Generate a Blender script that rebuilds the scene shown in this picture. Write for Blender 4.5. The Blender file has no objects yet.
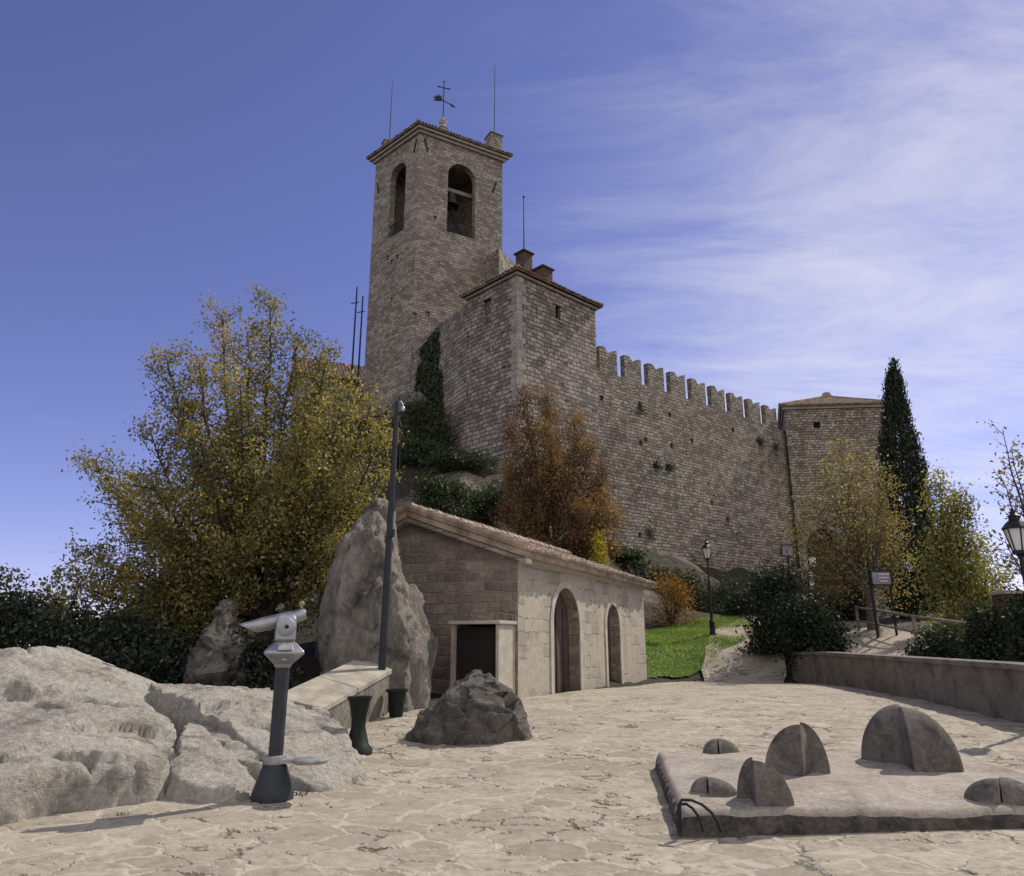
import bpy, bmesh, math, random
import numpy as np
from mathutils import Vector, Matrix, noise
R = math.radians
random.seed(7); RNG = np.random.default_rng(7)
SC = bpy.context.scene
COL = SC.collection

# ------------------------------------------------------------------ camera
F, CX, CY, HOR, EYE = 740.0, 512.0, 438.0, 645.0, 1.35
TH = math.atan((HOR - CY) / F); CT, ST = math.cos(TH), math.sin(TH)
cam = bpy.data.cameras.new("camera"); cam.lens = F * 36 / 1024; cam.sensor_width = 36
cam.clip_start = 0.1; cam.clip_end = 12000
camo = bpy.data.objects.new("camera", cam); COL.objects.link(camo)
camo.location = (0, 0, EYE); camo.rotation_euler = (R(90) + TH, 0, 0)
SC.camera = camo

# ------------------------------------------------------------------ light
SUN_AZ = 52      # degrees from +Y (straight ahead) towards +X (right)
SUN_EL = 46
w = bpy.data.worlds.new("World"); SC.world = w; w.use_nodes = True
nt = w.node_tree; nt.nodes.clear()
def wn(t, **k):
    n = nt.nodes.new(t)
    for a, b in k.items(): setattr(n, a, b)
    return n
wo = wn('ShaderNodeOutputWorld'); bg = wn('ShaderNodeBackground'); bg.inputs[1].default_value = 0.092
sky = wn('ShaderNodeTexSky', sky_type='NISHITA', sun_disc=False)
sky.sun_elevation = R(SUN_EL); sky.sun_rotation = R(SUN_AZ); sky.altitude = 2200
sky.air_density = 1.0; sky.dust_density = 0.25; sky.ozone_density = 2.0
tint = wn('ShaderNodeMix', data_type='RGBA', blend_type='MULTIPLY'); tint.inputs[0].default_value = 1
tint.inputs[7].default_value = (0.97, 0.75, 1.0, 1)
nt.links.new(sky.outputs[0], tint.inputs[6])
# thin cirrus laid out on a flat layer high above the ground (direction / height)
tc = wn('ShaderNodeTexCoord'); sep = wn('ShaderNodeSeparateXYZ'); nt.links.new(tc.outputs['Generated'], sep.inputs[0])
mz = wn('ShaderNodeMath', operation='ADD'); nt.links.new(sep.outputs[2], mz.inputs[0]); mz.inputs[1].default_value = 0.12
dx = wn('ShaderNodeMath', operation='DIVIDE'); nt.links.new(sep.outputs[0], dx.inputs[0]); nt.links.new(mz.outputs[0], dx.inputs[1])
dy = wn('ShaderNodeMath', operation='DIVIDE'); nt.links.new(sep.outputs[1], dy.inputs[0]); nt.links.new(mz.outputs[0], dy.inputs[1])
cmb = wn('ShaderNodeCombineXYZ'); nt.links.new(dx.outputs[0], cmb.inputs[0]); nt.links.new(dy.outputs[0], cmb.inputs[1])
mp = wn('ShaderNodeMapping'); nt.links.new(cmb.outputs[0], mp.inputs[0])
mp.inputs['Rotation'].default_value = (0, 0, R(40)); mp.inputs['Scale'].default_value = (0.8, 1.9, 1)
n1 = wn('ShaderNodeTexNoise'); n1.inputs['Scale'].default_value = 1.3; n1.inputs['Detail'].default_value = 9; n1.inputs['Roughness'].default_value = 0.69
n1.inputs['Distortion'].default_value = 0.45
nt.links.new(mp.outputs[0], n1.inputs['Vector'])
n2 = wn('ShaderNodeTexNoise'); n2.inputs['Scale'].default_value = 0.55; n2.inputs['Detail'].default_value = 3
nt.links.new(cmb.outputs[0], n2.inputs['Vector'])
# more cloud towards the right-hand part of the sky
gr = wn('ShaderNodeMapRange'); nt.links.new(dx.outputs[0], gr.inputs[0])
gr.inputs[1].default_value = -0.45; gr.inputs[2].default_value = 0.7; gr.inputs[3].default_value = -0.36; gr.inputs[4].default_value = 0.19
s1 = wn('ShaderNodeMath', operation='ADD'); nt.links.new(n1.outputs[0], s1.inputs[0]); 
# bright cloud bank added behind the camera, out of view, to fill shaded faces
bk = wn('ShaderNodeMapRange'); nt.links.new(sep.outputs[1], bk.inputs[0])
bk.inputs[1].default_value = 0.05; bk.inputs[2].default_value = -0.5; bk.inputs[3].default_value = 0.0; bk.inputs[4].default_value = 0.85
s0 = wn('ShaderNodeMath', operation='ADD'); nt.links.new(gr.outputs[0], s0.inputs[0]); nt.links.new(bk.outputs[0], s0.inputs[1])
nt.links.new(s0.outputs[0], s1.inputs[1])
s2 = wn('ShaderNodeMath', operation='MULTIPLY_ADD'); nt.links.new(n2.outputs[0], s2.inputs[0]); s2.inputs[1].default_value = 0.5; nt.links.new(s1.outputs[0], s2.inputs[2])
cr = wn('ShaderNodeMapRange', interpolation_type='SMOOTHSTEP'); nt.links.new(s2.outputs[0], cr.inputs[0])
cr.inputs[1].default_value = 0.5; cr.inputs[2].default_value = 1.36; cr.inputs[3].default_value = 0.0; cr.inputs[4].default_value = 1.0
vf = wn('ShaderNodeMapRange'); nt.links.new(sep.outputs[1], vf.inputs[0])      # thinner veil ahead, added fill cloud thicker behind
vf.inputs[1].default_value = 0.15; vf.inputs[2].default_value = -0.3; vf.inputs[3].default_value = 0.66; vf.inputs[4].default_value = 1.0
cf = wn('ShaderNodeMath', operation='MULTIPLY'); nt.links.new(cr.outputs[0], cf.inputs[0]); nt.links.new(vf.outputs[0], cf.inputs[1])
cm = wn('ShaderNodeMix', data_type='RGBA'); nt.links.new(cf.outputs[0], cm.inputs[0]); nt.links.new(tint.outputs[2], cm.inputs[6])
cm.inputs[7].default_value = (7.4, 7.2, 7.2, 1)
nt.links.new(cm.outputs[2], bg.inputs[0]); nt.links.new(bg.outputs[0], wo.inputs[0])

sd = Vector((math.sin(R(SUN_AZ)) * math.cos(R(SUN_EL)), math.cos(R(SUN_AZ)) * math.cos(R(SUN_EL)), math.sin(R(SUN_EL))))
sl = bpy.data.lights.new("sun", 'SUN'); sl.energy = 3.2; sl.angle = R(0.5); sl.color = (1.0, 0.92, 0.79)
so = bpy.data.objects.new("sun", sl); COL.objects.link(so); so.rotation_euler = (-sd).to_track_quat('-Z', 'Y').to_euler(); so.location = (20, 20, 40)
SC.view_settings.view_transform = 'Standard'; SC.view_settings.look = 'None'
SC.view_settings.gamma = 1; SC.view_settings.use_curve_mapping = False
SC.view_settings.exposure = 0.58

# ------------------------------------------------------------------ projection helpers (pixel + distance -> point in the place)
def at(px, py, Y):
    a = (px - CX) / F; b = (CY - py) / F
    t = Y / (CT - b * ST)
    return Vector((a * t, Y, EYE + (ST + b * CT) * t))
def proj(p):
    z = p[2] - EYE; d = p[1] * CT + z * ST; u = -p[1] * ST + z * CT
    return CX + F * p[0] / d, CY - F * u / d
def solve(p, d, px):
    """length along horizontal direction d from p whose picture column is px"""
    lo, hi = 0.0, 40.0; p = Vector(p); d = Vector(d)
    f = lambda s: proj(p + d * s)[0] - px
    sgn = f(0.0) > 0
    for _ in range(50):
        m = (lo + hi) / 2
        if (f(m) > 0) == sgn: lo = m
        else: hi = m
    return lo
def gz(y):
    return 0.04 * (y - 6.5) if y < 15.5 else 0.36 - 0.012 * (y - 15.5)
def G(px, py):
    lo, hi = 2.5, 40.0
    for _ in range(50):
        m = (lo + hi) / 2
        if at(px, py, m).z > gz(m): lo = m
        else: hi = m
    return at(px, py, lo)

# ------------------------------------------------------------------ mesh helpers
def uvmap(me):
    n = len(me.loops)
    if n == 0: return
    uvl = me.uv_layers.get("UVMap") or me.uv_layers.new(name="UVMap")
    co = np.empty(len(me.vertices) * 3); me.vertices.foreach_get('co', co); co = co.reshape(-1, 3)
    li = np.empty(n, dtype=np.int32); me.loops.foreach_get('vertex_index', li)
    np_ = len(me.polygons)
    nr = np.empty(np_ * 3); me.polygons.foreach_get('normal', nr); nr = nr.reshape(-1, 3)
    tot = np.empty(np_, dtype=np.int32); me.polygons.foreach_get('loop_total', tot)
    nl = np.repeat(nr, tot, axis=0)
    t = np.stack([-nl[:, 1], nl[:, 0], np.zeros(n)], 1)
    ln = np.linalg.norm(t, axis=1)
    flat = ln < 0.2
    t[flat] = (1, 0, 0); ln[flat] = 1
    t /= ln[:, None]
    s = np.cross(nl, t)
    p = co[li]
    uv = np.stack([(p * t).sum(1), (p * s).sum(1)], 1)
    uvl.data.foreach_set('uv', uv.ravel().astype(np.float32))

class MB:
    def __init__(s): s.v = []; s.f = []
    def add(s, vs, fs):
        o = len(s.v); s.v += [tuple(v) for v in vs]; s.f += [tuple(i + o for i in f) for f in fs]; return s
    def box(s, c, size, rz=0.0, m=None):
        m = m or Matrix.Rotation(rz, 3, 'Z'); c = Vector(c); x, y, z = [q / 2 for q in size]
        vs = [c + m @ Vector((a * x, b * y, d * z)) for a in (-1, 1) for b in (-1, 1) for d in (-1, 1)]
        return s.add(vs, [(0, 1, 3, 2), (4, 6, 7, 5), (0, 4, 5, 1), (2, 3, 7, 6), (0, 2, 6, 4), (1, 5, 7, 3)])
    def ext(s, poly, vec):
        """closed solid: 3D polygon extruded by vec (polygon counter-clockwise seen against vec)"""
        n = len(poly); vec = Vector(vec); a = [Vector(p) for p in poly]
        nrm = Vector((0, 0, 0))
        for i in range(n): nrm += a[i].cross(a[(i + 1) % n])
        if nrm.dot(vec) > 0: a.reverse()
        vs = a + [p + vec for p in a]
        fs = [tuple(range(n)), tuple(range(2 * n - 1, n - 1, -1))]
        for i in range(n):
            j = (i + 1) % n; fs.append((j, i, i + n, j + n))
        return s.add(vs, fs)
    def prism(s, poly, z0, z1):
        return s.ext([(p[0], p[1], z0) for p in poly], (0, 0, z1 - z0))
    def tube(s, pts, rad, n=8, cap=True):
        pts = [Vector(p) for p in pts]; k = len(pts)
        if not hasattr(rad, '__len__'): rad = [rad] * k
        vs = []; up = None
        for i in range(k):
            d = (pts[min(i + 1, k - 1)] - pts[max(i - 1, 0)]).normalized()
            if up is None: up = Vector((1, 0, 0)) if abs(d.x) < .9 else Vector((0, 1, 0))
            a = (up - d * up.dot(d)).normalized(); b = d.cross(a); up = a
            for j in range(n):
                t = 2 * math.pi * j / n; vs.append(pts[i] + (a * math.cos(t) + b * math.sin(t)) * rad[i])
        fs = []
        for i in range(k - 1):
            for j in range(n):
                q = (j + 1) % n; fs.append((i * n + j, i * n + q, (i + 1) * n + q, (i + 1) * n + j))
        if cap: fs += [tuple(range(n - 1, -1, -1)), tuple(range((k - 1) * n, k * n))]
        return s.add(vs, fs)
    def lathe(s, prof, c=(0, 0, 0), n=20, m=None, rot=0.0):
        m = m or Matrix.Identity(3); c = Vector(c); vs = []; k = len(prof)
        for r, z in prof:
            for j in range(n):
                t = 2 * math.pi * j / n + rot; vs.append(c + m @ Vector((r * math.cos(t), r * math.sin(t), z)))
        fs = []
        for i in range(k - 1):
            for j in range(n):
                q = (j + 1) % n; fs.append((i * n + j, i * n + q, (i + 1) * n + q, (i + 1) * n + j))
        fs += [tuple(range(n - 1, -1, -1)), tuple(range((k - 1) * n, k * n))]
        return s.add(vs, fs)
    def mesh(s, name):
        me = bpy.data.meshes.new(name); me.from_pydata(s.v, [], s.f); me.update(); return me
    def build(s, name, mat, parent=None, smooth=None, bevel=0.0):
        return link(name, s.mesh(name), mat, parent, smooth, bevel)

def link(name, me, mat, parent=None, smooth=None, bevel=0.0, uv=True):
    """link a world-space mesh as an object; its origin goes to its parent's base, or to its own base"""
    if uv: uvmap(me)
    co = np.empty(len(me.vertices) * 3); me.vertices.foreach_get('co', co); co = co.reshape(-1, 3)
    if parent is not None: o3 = np.array(wl(parent))
    else:
        lo, hi = co.min(0), co.max(0); o3 = np.array([(lo[0] + hi[0]) / 2, (lo[1] + hi[1]) / 2, lo[2]])
    co = co - o3; me.vertices.foreach_set('co', co.ravel()); me.update()
    if smooth is not None:
        me.shade_smooth()
        if smooth < 180: me.set_sharp_from_angle(angle=R(smooth))
    if mat is not None: me.materials.append(mat)
    ob = bpy.data.objects.new(name, me); COL.objects.link(ob)
    if parent is not None: ob.parent = parent
    else: ob.location = o3
    if bevel:
        b = ob.modifiers.new('bevel', 'BEVEL'); b.width = bevel; b.segments = 2; b.limit_method = 'ANGLE'; b.angle_limit = R(40)
    return ob
def wl(o):
    l = Vector(o.location)
    while o.parent: o = o.parent; l = l + Vector(o.location)
    return l
def tag(o, label=None, cat=None, group=None, kind=None):
    if label: o['label'] = label
    if cat: o['category'] = cat
    if group: o['group'] = group
    if kind: o['kind'] = kind
    return o
def thing(name, label, cat, loc, group=None):
    o = bpy.data.objects.new(name, None); COL.objects.link(o); o.location = loc; o.empty_display_size = .2
    return tag(o, label, cat, group)
def dup(root, loc, label=None, scale=None, rz=None):
    r = root.copy(); COL.objects.link(r); r.location = loc
    if label: r['label'] = label
    if rz is not None: r.rotation_euler = (0, 0, rz)
    if scale: r.scale = (scale,) * 3
    for ch in list(root.children):
        c = ch.copy(); COL.objects.link(c); c.parent = r
        for g in list(ch.children):
            d = g.copy(); COL.objects.link(d); d.parent = c
    return r
def boolean(a, cutters):
    """mesh of solid a minus each solid in cutters"""
    oa = bpy.data.objects.new("tmp", a.mesh("tmp")); COL.objects.link(oa); obs = [oa]
    for c in cutters:
        oc = bpy.data.objects.new("tmpc", c.mesh("tmpc")); COL.objects.link(oc); obs.append(oc)
        m = oa.modifiers.new('b', 'BOOLEAN'); m.operation = 'DIFFERENCE'; m.solver = 'EXACT'; m.object = oc
    dg = bpy.context.evaluated_depsgraph_get(); dg.update()
    me = bpy.data.meshes.new_from_object(oa.evaluated_get(dg))
    for o in obs: bpy.data.objects.remove(o)
    return me
def frac(p, H=1.0, lac=2.0, oc=4): return noise.fractal(Vector(p), H, lac, oc)

# ------------------------------------------------------------------ materials
class NT:
    def __init__(s, name):
        s.m = bpy.data.materials.new(name); s.m.use_nodes = True; s.t = s.m.node_tree
        s.b = s.t.nodes['Principled BSDF']; s.o = s.t.nodes['Material Output']
        s.b.inputs['Roughness'].default_value = 0.85; s.b.inputs['Specular IOR Level'].default_value = 0.25
    def n(s, t, ins=None, **k):
        q = s.t.nodes.new(t)
        for a, b in k.items(): setattr(q, a, b)
        for a, b in (ins or {}).items(): s.set(q.inputs[a], b)
        return q
    def set(s, i, v):
        if isinstance(v, bpy.types.NodeSocket): s.t.links.new(v, i)
        elif isinstance(v, tuple) and len(v) == 3 and i.type == 'RGBA': i.default_value = v + (1,)
        else: i.default_value = v
    def coord(s, kind='UV'):
        return s.n('ShaderNodeTexCoord').outputs[kind]
    def map(s, v, scale=(1, 1, 1), rot=(0, 0, 0)):
        return s.n('ShaderNodeMapping', {'Vector': v, 'Scale': scale, 'Rotation': rot}).outputs[0]
    def noise(s, v, scale, detail=4, rough=0.55, dist=0.0, out=0):
        return s.n('ShaderNodeTexNoise', {'Vector': v, 'Scale': scale, 'Detail': detail, 'Roughness': rough, 'Distortion': dist}).outputs[out]
    def vor(s, v, scale, feature='F1', out='Distance', rnd=1.0):
        return s.n('ShaderNodeTexVoronoi', {'Vector': v, 'Scale': scale, 'Randomness': rnd}, feature=feature).outputs[out]
    def mix(s, f, a, b, mode='MIX'):
        q = s.n('ShaderNodeMix', data_type='RGBA', blend_type=mode)
        s.set(q.inputs[0], f); s.set(q.inputs[6], a); s.set(q.inputs[7], b); return q.outputs[2]
    def math(s, op, a, b=None, c=None):
        q = s.n('ShaderNodeMath', operation=op); s.set(q.inputs[0], a)
        if b is not None: s.set(q.inputs[1], b)
        if c is not None: s.set(q.inputs[2], c)
        return q.outputs[0]
    def rng(s, v, a, b, c=0.0, d=1.0, smooth=True):
        q = s.n('ShaderNodeMapRange', {0: v, 1: a, 2: b, 3: c, 4: d}); q.interpolation_type = 'SMOOTHSTEP' if smooth else 'LINEAR'
        return q.outputs[0]
    def ramp(s, v, stops):
        q = s.n('ShaderNodeValToRGB', {0: v}); e = q.color_ramp.elements
        while len(e) < len(stops): e.new(0.5)
        for i, (p, c) in enumerate(stops): e[i].position = p; e[i].color = c + (1,)
        return q.outputs[0]
    def warp(s, v, scale, amt):
        nz = s.noise(v, scale, 3, out=1)
        a = s.n('ShaderNodeVectorMath', {0: nz, 1: (0.5, 0.5, 0.5)}, operation='SUBTRACT').outputs[0]
        b = s.n('ShaderNodeVectorMath', {0: a, 'Scale': amt}, operation='SCALE').outputs[0]
        return s.n('ShaderNodeVectorMath', {0: v, 1: b}, operation='ADD').outputs[0]
    def col(s, c): s.set(s.b.inputs['Base Color'], c); return s
    def bump(s, h, st=0.5, d=0.02):
        s.t.links.new(s.n('ShaderNodeBump', {'Height': h, 'Strength': st, 'Distance': d}).outputs[0], s.b.inputs['Normal']); return s
    def rough(s, r): s.set(s.b.inputs['Roughness'], r); return s

def masonry(name, bw, bh, c1, c2, mort, msize=0.02, warp=0.08, stain=0.35, bump=1.0, dist=0.07, holes=True):
    N = NT(name); uv = N.coord('UV')
    v = N.warp(uv, 1.6, warp * 2.2); v = N.warp(v, 6.0, warp * 0.7)
    b1 = N.n('ShaderNodeTexBrick', {'Vector': v, 'Color1': (0, 0, 0), 'Color2': (1, 1, 1), 'Mortar': (0.5, 0.5, 0.5), 'Scale': 1.0, 'Mortar Size': msize,
             'Mortar Smooth': 0.6, 'Bias': 0.0, 'Brick Width': bw, 'Row Height': bh}, offset=0.5, squash=0.72, squash_frequency=3)
    rnd = b1.outputs[0]; mo = b1.outputs[1]
    cells = N.vor(N.map(v, (1 / bw * 0.8, 1 / bh * 0.8, 1)), 1.0, out='Color', rnd=1.0)
    cb = N.n('ShaderNodeSeparateColor', {0: cells}).outputs[0]
    stone = N.mix(N.rng(N.math('MULTIPLY_ADD', rnd, 0.55, N.math('MULTIPLY', cb, 0.45)), 0.12, 0.88), c1, c2)
    fine = N.noise(uv, 9, 6, 0.7)
    stone = N.mix(N.rng(fine, 0.3, 0.72), N.mix(1.0, stone, (0.62, 0.6, 0.6), 'MULTIPLY'), stone)
    c = N.mix(N.math('MULTIPLY', mo, 0.85), stone, mort)
    big = N.noise(uv, 0.22, 5, 0.6, 0.6)
    c = N.mix(N.rng(big, 0.35, 0.7, 0, stain), c, N.mix(1.0, c, (0.62, 0.56, 0.52), 'MULTIPLY'))
    mid = N.noise(N.warp(uv, .5, 1.0), 0.75, 6, 0.7); c = N.mix(N.rng(mid, 0.42, 0.62, 0, 0.5), c, N.mix(1.0, c, (0.68, 0.63, 0.58), 'MULTIPLY'))
    streak = N.noise(N.map(uv, (1.1, 0.12, 1)), 1.0, 5, 0.65)
    c = N.mix(N.rng(streak, 0.55, 0.75, 0, stain * 1.2), c, N.mix(1.0, c, (0.45, 0.43, 0.43), 'MULTIPLY'))
    h = N.math('SUBTRACT', 1.0, mo); h = N.math('MULTIPLY_ADD', cb, 0.5, h); h = N.math('MULTIPLY_ADD', fine, 1.0, h)
    # some stones have fallen out or sit deep
    if holes:
        lost = N.rng(N.vor(N.map(v, (1 / bw * 0.33, 1 / bh * 0.33, 1)), 1.0), 0.05, 0.16, 1.0, 0.0)
        c = N.mix(N.math('MULTIPLY', lost, 0.75), c, (0.05, 0.045, 0.04)); h = N.math('SUBTRACT', h, lost)
    N.col(c).bump(h, bump, dist).rough(0.92)
    return N.m
def plain(name, c, rough=0.6, metal=0.0, var=0.25, sc=6.0, bump=0.0, bd=0.01):
    N = NT(name); o = N.coord('Object'); nz = N.noise(o, sc, 6, 0.65)
    N.col(N.mix(N.rng(nz, 0.3, 0.7), tuple(x * (1 - var) for x in c), tuple(min(1, x * (1 + var)) for x in c)))
    N.rough(N.rng(nz, 0.2, 0.8, rough - 0.12, min(1, rough + 0.12))); N.b.inputs['Metallic'].default_value = metal
    if bump: N.bump(nz, bump, bd)
    return N.m
def rockmat(name, dark, mid, light, lichen=0.5, sc=1.0, bump=0.7, crack=0.5, zs=1.0):
    N = NT(name); o = N.map(N.coord('Object'), (1, 1, zs)); o2 = N.warp(o, 1.4 * sc, 0.35)
    a = N.noise(o2, 1.5 * sc, 9, 0.68, 0.4); b = N.noise(o, 14 * sc, 6, 0.7)
    c = N.ramp(a, [(0.34, dark), (0.46, mid), (0.64, light)])
    c = N.mix(N.rng(b, 0.35, 0.68, 0.55, 0.0), c, N.mix(1.0, c, (0.5, 0.49, 0.48), 'MULTIPLY'))
    sp = N.noise(o2, 5.5 * sc, 8, 0.75)
    c = N.mix(N.rng(sp, 0.56, 0.66, 0, lichen), c, (0.085, 0.08, 0.075))
    sp2 = N.noise(N.map(o2, (1.3, 0.7, 1)), 8 * sc, 6, 0.7)
    c = N.mix(N.rng(sp2, 0.6, 0.7, 0, 0.5), c, tuple(min(0.6, x * 1.25) for x in light))
    cr = N.vor(N.warp(N.map(o, (1, 1, 2.2)), 1.2, 0.8), 1.5 * sc, 'DISTANCE_TO_EDGE')
    crk = N.math('MULTIPLY', N.rng(cr, 0.0, 0.03, crack, 0.0), N.rng(N.noise(o, 1.1 * sc, 3), 0.5, 0.62))
    c = N.mix(N.math('MULTIPLY', crk, 0.8), c, (0.06, 0.055, 0.05))
    h = N.math('MULTIPLY_ADD', a, 2.2, b); h = N.math('MULTIPLY_ADD', sp, 0.8, h); h = N.math('SUBTRACT', h, N.math('MULTIPLY', crk, 0.7))
    h = N.math('MULTIPLY_ADD', N.noise(o2, 32 * sc, 5, 0.75), 0.5, h); N.col(c).bump(h, bump, 0.085).rough(0.95)
    return N.m
def leafmat(name, stops, trans=0.45):
    N = NT(name); a = N.n('ShaderNodeAttribute', attribute_name='tint').outputs['Fac']
    c = N.ramp(a, stops)
    N.t.nodes.remove(N.b)
    d = N.n('ShaderNodeBsdfDiffuse', {'Color': c}); t = N.n('ShaderNodeBsdfTranslucent', {'Color': N.mix(1.0, c, (1.25, 1.2, 0.7), 'MULTIPLY')})
    g = N.n('ShaderNodeBsdfGlossy', {'Color': (1, 1, 1), 'Roughness': 0.5})
    m1 = N.n('ShaderNodeMixShader', {0: trans, 1: d.outputs[0], 2: t.outputs[0]})
    m2 = N.n('ShaderNodeMixShader', {0: 0.025, 1: m1.outputs[0], 2: g.outputs[0]})
    N.t.links.new(m2.outputs[0], N.o.inputs[0])
    return N.m

M = {}
M['castle'] = masonry('castle_stone', 0.42, 0.2, (0.26, 0.23, 0.188), (0.6, 0.54, 0.45), (0.11, 0.092, 0.075), 0.03, 0.12, stain=0.45)
M['tower'] = masonry('tower_stone', 0.46, 0.2, (0.3, 0.268, 0.23), (0.6, 0.545, 0.47), (0.17, 0.145, 0.12), 0.024, 0.09, stain=0.4, holes=False)
M['bastion'] = masonry('bastion_stone', 0.52, 0.25, (0.24, 0.21, 0.185), (0.54, 0.48, 0.42), (0.1, 0.087, 0.075), 0.032, 0.1)
M['hutstone'] = masonry('hut_stone', 0.46, 0.22, (0.25, 0.215, 0.19), (0.44, 0.385, 0.335), (0.36, 0.32, 0.28), 0.022, 0.09, stain=0.4, dist=0.03, holes=False)
M['bench'] = masonry('rough_walling', 0.3, 0.22, (0.2, 0.175, 0.15), (0.4, 0.35, 0.3), (0.1, 0.085, 0.075), 0.03, 0.14, dist=0.05)
M['quoin'] = masonry('pale_quoin', 0.6, 0.42, (0.36, 0.33, 0.3), (0.5, 0.46, 0.42), (0.25, 0.22, 0.2), 0.015, 0.02, dist=0.02, holes=False)
M['coping'] = plain('coping_stone', (0.29, 0.265, 0.22), 0.9, var=0.3, sc=3, bump=0.5, bd=0.02)
M['cornice'] = plain('cornice_stone', (0.30, 0.25, 0.21), 0.9, var=0.25, sc=2.5, bump=0.4, bd=0.02)
M['plaster'] = plain('pale_plaster', (0.38, 0.345, 0.295), 0.92, var=0.18, sc=3, bump=0.4, bd=0.01)
M['tile'] = plain('weathered_roof_tile', (0.27, 0.21, 0.165), 0.9, var=0.45, sc=2.6, bump=0.5, bd=0.01)
M['tilered'] = plain('old_red_roof_tile', (0.19, 0.13, 0.105), 0.9, var=0.4, sc=2.2, bump=0.4, bd=0.01)
M['rock'] = rockmat('limestone_pale', (0.22, 0.203, 0.18), (0.43, 0.4, 0.355), (0.54, 0.51, 0.46), 0.42, 1.15, 0.8, 0.25)
M['rockgrey'] = rockmat('limestone_grey', (0.085, 0.077, 0.07), (0.165, 0.15, 0.137), (0.3, 0.272, 0.246), 0.55, 1.6, 1.0, 0.3)
M['rockface'] = rockmat('limestone_face', (0.15, 0.135, 0.12), (0.27, 0.245, 0.22), (0.42, 0.385, 0.34), 0.45, 1.8, 1.0, 0.2, 0.35)
M['sculpt'] = rockmat('weathered_cast_stone', (0.075, 0.067, 0.062), (0.135, 0.12, 0.11), (0.23, 0.21, 0.192), 0.5, 2.4, 0.35, 0.0)
M['slab'] = rockmat('cast_stone_slab', (0.25, 0.215, 0.185), (0.34, 0.3, 0.26), (0.42, 0.375, 0.325), 0.2, 1.6, 0.4, 0.0)
M['slab_edge_shade'] = rockmat('speckled_slab_edge_shade', (0.09, 0.08, 0.07), (0.16, 0.14, 0.125), (0.3, 0.27, 0.24), 0.6, 4.0, 0.9, 0.0)  # speckled stone, darkened so the slab edge carries its shade in the colour
M['concrete'] = rockmat('parapet_concrete', (0.11, 0.097, 0.085), (0.175, 0.152, 0.133), (0.25, 0.225, 0.195), 0.4, 1.6, 0.35, 0.0)
M['brick'] = masonry('dark_brick', 0.24, 0.08, (0.12, 0.075, 0.06), (0.2, 0.13, 0.1), (0.14, 0.12, 0.1), 0.01, 0.02, holes=False)
M['iron'] = plain('black_iron', (0.018, 0.019, 0.022), 0.5, 0.3, var=0.3)
M['rod'] = plain('dark_rod', (0.05, 0.045, 0.045), 0.9, var=0.2)
M['pole'] = plain('grey_blue_pole', (0.024, 0.027, 0.034), 0.5, 0.3, var=0.2)
M['silver'] = plain('cast_aluminium', (0.3, 0.305, 0.335), 0.42, 0.85, var=0.18, sc=9)
M['silverdark'] = plain('dull_aluminium', (0.3, 0.3, 0.31), 0.5, 0.6, var=0.2, sc=10)
M['charcoal'] = plain('charcoal_paint', (0.03, 0.033, 0.042), 0.5, 0.1, var=0.25, sc=10)
M['greeniron'] = plain('dark_green_iron', (0.008, 0.013, 0.011), 0.6, 0.1, var=0.4, sc=10)
M['door'] = plain('brown_door_wood', (0.07, 0.05, 0.04), 0.75, var=0.3, sc=3, bump=0.3)
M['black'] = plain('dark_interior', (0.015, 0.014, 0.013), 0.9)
M['white'] = plain('white_panel', (0.66, 0.65, 0.64), 0.6, var=0.06)
M['purple'] = plain('faded_violet_sign', (0.21, 0.17, 0.22), 0.6, var=0.15)
M['signgreen'] = plain('sign_green', (0.1, 0.3, 0.2), 0.6)
M['wood'] = plain('weathered_wood', (0.2, 0.165, 0.135), 0.85, var=0.3, sc=5, bump=0.4)
M['bark'] = plain('bark', (0.055, 0.043, 0.036), 0.95, var=0.45, sc=9, bump=0.8, bd=0.02)
M['barkgrey'] = plain('bark_grey', (0.12, 0.1, 0.09), 0.95, var=0.4, sc=9, bump=0.8, bd=0.02)
M['bronze'] = plain('bell_bronze', (0.035, 0.035, 0.03), 0.5, 0.6)
N = NT('lantern_glass'); N.col((0.8, 0.79, 0.76)); N.rough(0.35); N.b.inputs['Transmission Weight'].default_value = 0.35; M['glass'] = N.m
# hut front: flaking pale plaster over blocks
N = NT('hut_plaster_front'); uv = N.coord('UV'); v = N.warp(N.warp(uv, 2.0, 0.14), 7, 0.05)
b1 = N.n('ShaderNodeTexBrick', {'Vector': v, 'Color1': (0.25, 0.22, 0.185), 'Color2': (0.37, 0.33, 0.285), 'Mortar': (0.24, 0.21, 0.175), 'Scale': 1.0, 'Mortar Size': 0.016,
         'Mortar Smooth': 0.4, 'Bias': 0.1, 'Brick Width': 0.52, 'Row Height': 0.27}, offset=0.5, squash=0.8, squash_frequency=3)
pm = N.rng(N.noise(uv, 0.9, 6, 0.62, 0.5), 0.5, 0.56)
fn = N.noise(uv, 7, 7, 0.7)
pl = N.mix(N.rng(fn, 0.3, 0.7), (0.3, 0.27, 0.225), (0.41, 0.37, 0.315))
c = N.mix(pm, pl, b1.outputs[0])
st = N.noise(N.map(uv, (1.4, 0.25, 1)), 1.2, 5, 0.6)
c = N.mix(N.rng(st, 0.55, 0.75, 0, 0.5), c, N.mix(1.0, c, (0.55, 0.52, 0.48), 'MULTIPLY'))
h = N.math('MULTIPLY', N.math('SUBTRACT', 1.0, b1.outputs[1]), pm); h = N.math('SUBTRACT', h, N.math('MULTIPLY', pm, 1.1)); h = N.math('MULTIPLY_ADD', fn, 0.4, h)
N.col(c).bump(h, 0.8, 0.025); M['hutfront'] = N.m
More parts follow.
